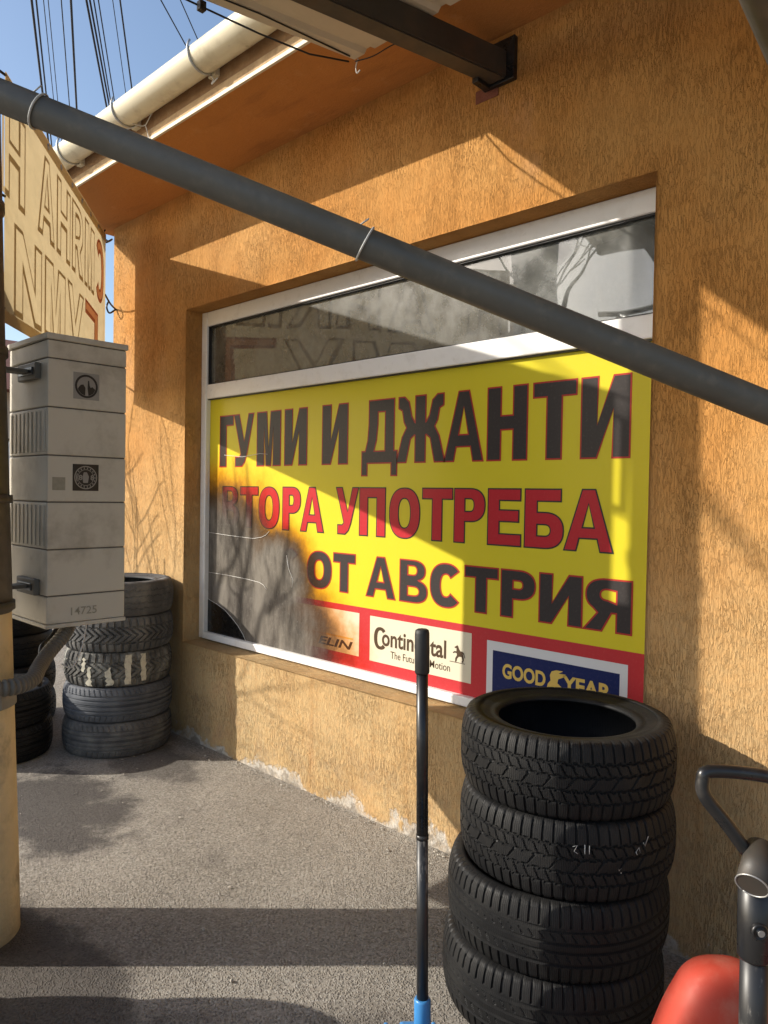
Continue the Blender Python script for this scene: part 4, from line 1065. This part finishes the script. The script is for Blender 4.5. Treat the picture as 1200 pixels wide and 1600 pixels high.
bare_tree('bare_shrub', (-5.42, -1.02, 0), 3.2, 7, .20, 3, 'leafless many-stemmed shrub growing just beyond the banner', .012, 2, (3, 4), .0045, -.62)
def forked_shrub():
    base = Vector((-5.70, -1.93, 0)); t = empty('bare_shrub', tuple(base)); tag(t, 'leafless forked sapling with few stems standing a step behind the shrub', 'tree')
    stems = [[(-5.88, -1.875, 2.24), (-5.766, -1.915, 2.491), (-5.721, -1.955, 2.664), (-5.692, -1.995, 2.946), (-5.747, -2.035, 3.186)],
             [(-5.532, -1.775, 2.109), (-5.524, -1.815, 2.382), (-5.506, -1.855, 2.663), (-5.568, -1.895, 2.914)],
             [(-5.572, -1.975, 2.145), (-5.457, -2.015, 2.40), (-5.406, -2.055, 2.628), (-5.421, -2.095, 2.787)]]
    tw = [[(-5.740, -1.93, 2.60), (-5.856, -1.965, 2.858), (-5.944, -2.005, 3.027)], [(-5.76, -1.90, 2.42), (-5.672, -1.80, 2.30), (-5.557, -1.765, 2.225), (-5.429, -1.805, 2.332)],
          [(-5.50, -2.0, 2.31), (-5.389, -2.115, 2.559), (-5.349, -2.155, 2.652)], [(-5.724, -1.95, 2.65), (-5.669, -1.865, 2.853), (-5.747, -1.905, 3.123)], [(-5.55, -1.95, 2.19), (-5.398, -1.915, 2.41), (-5.481, -1.955, 2.581)],
          [(-5.525, -1.80, 2.30), (-5.60, -1.84, 2.50), (-5.62, -1.85, 2.72)], [(-5.42, -2.04, 2.55), (-5.33, -2.0, 2.70), (-5.30, -2.0, 2.85)]]
    mb = MB()
    for k, st in enumerate(stems):
        pts = bez([base + Vector((.04 * (k - 1), .03 * k, 0)), (base + Vector(st[0])) / 2 + Vector((.05 * (k - 1), 0, 0))] + [Vector(p) for p in st], 5)
        mb.tube([p - base for p in pts], [.024 * (1 - .72 * i / len(pts)) for i in range(len(pts))], 8)
    mb.build('trunk', 'bark', t)
    mb = MB()
    for st in tw:
        pts = bez(st, 5); mb.tube([p - base for p in pts], [.010 * (1 - .5 * i / len(pts)) for i in range(len(pts))], 6)
    mb.build('crown', 'bark', t)
forked_shrub()
bare_tree('bare_tree', (-5.35, -5.55, 0), 7.2, 1, .05, 11, 'leafless young tree standing by the street', .08, 3, (3, 4), .012)

# ---------------------------------------------------------------- neighbouring house past the corner
hs = empty('neighbour_house', (-15, 5, 0)); tag(hs, 'pale neighbouring house with red roof glimpsed past the building corner', 'house')
MB().box(-3, 3, -4, 4, -.05, 3.0).build('wall', 'house_wall', hs)
bm = bmesh.new()
q = [bm.verts.new(p) for p in ((-3.4, -4.4, 2.95), (3.4, -4.4, 2.95), (3.4, 4.4, 2.95), (-3.4, 4.4, 2.95), (0, -3.2, 4.3), (0, 3.2, 4.3))]
for f in ((0, 1, 4), (1, 2, 5, 4), (2, 3, 5), (3, 0, 4, 5), (3, 2, 1, 0)): bm.faces.new([q[i] for i in f])
me = bpy.data.meshes.new('roof'); bm.to_mesh(me); bm.free(); link_mesh('roof', me, 'roof_tile', hs)
for y in (-2.6, 0.2, 2.6):
    w_ = MB().box(2.99, 3.04, y - .6, y + .6, .9, 2.2, .01).build('window', 'white_pvc', hs)
    MB().box(3.03, 3.05, y - .5, y + .5, 1.0, 2.1).build('pane', 'dark_glass', w_)

# ---------------------------------------------------------------- scraps on the asphalt
def litter():
    bm = bmesh.new(); rnd = random.Random(5)
    spots = [(-3.75 + rnd.gauss(0, .30), -.62 + rnd.gauss(0, .22)) for _ in range(34)] + [(-2.0 + rnd.gauss(0, .7), -1.2 + rnd.gauss(0, .3)) for _ in range(16)] + [(rnd.uniform(-4, -1.9), rnd.uniform(-.06, -.02)) for _ in range(90)] + [(rnd.uniform(-4.4, -1.5), -rnd.random() ** 2 * 1.9 - .05) for _ in range(60)]
    for x, y in spots:
        if y > -.015: continue
        s = rnd.uniform(.002, .008); a = rnd.uniform(0, 6.28); v = []
        for k in range(5):
            b = a + k * 1.2566; r = s * rnd.uniform(.5, 1.2); v.append(bm.verts.new((x + r * math.cos(b) * 1.4, y + r * math.sin(b), .003 + rnd.uniform(0, .006))))
        c = bm.verts.new((x, y, .010))
        for k in range(5): bm.faces.new((v[k], v[(k + 1) % 5], c))
    me = bpy.data.meshes.new('litter'); bm.to_mesh(me); bm.free()
    tag(link_mesh('litter', me, 'litter'), 'small pale scraps and crumbs strewn over the asphalt', kind='stuff')
litter()
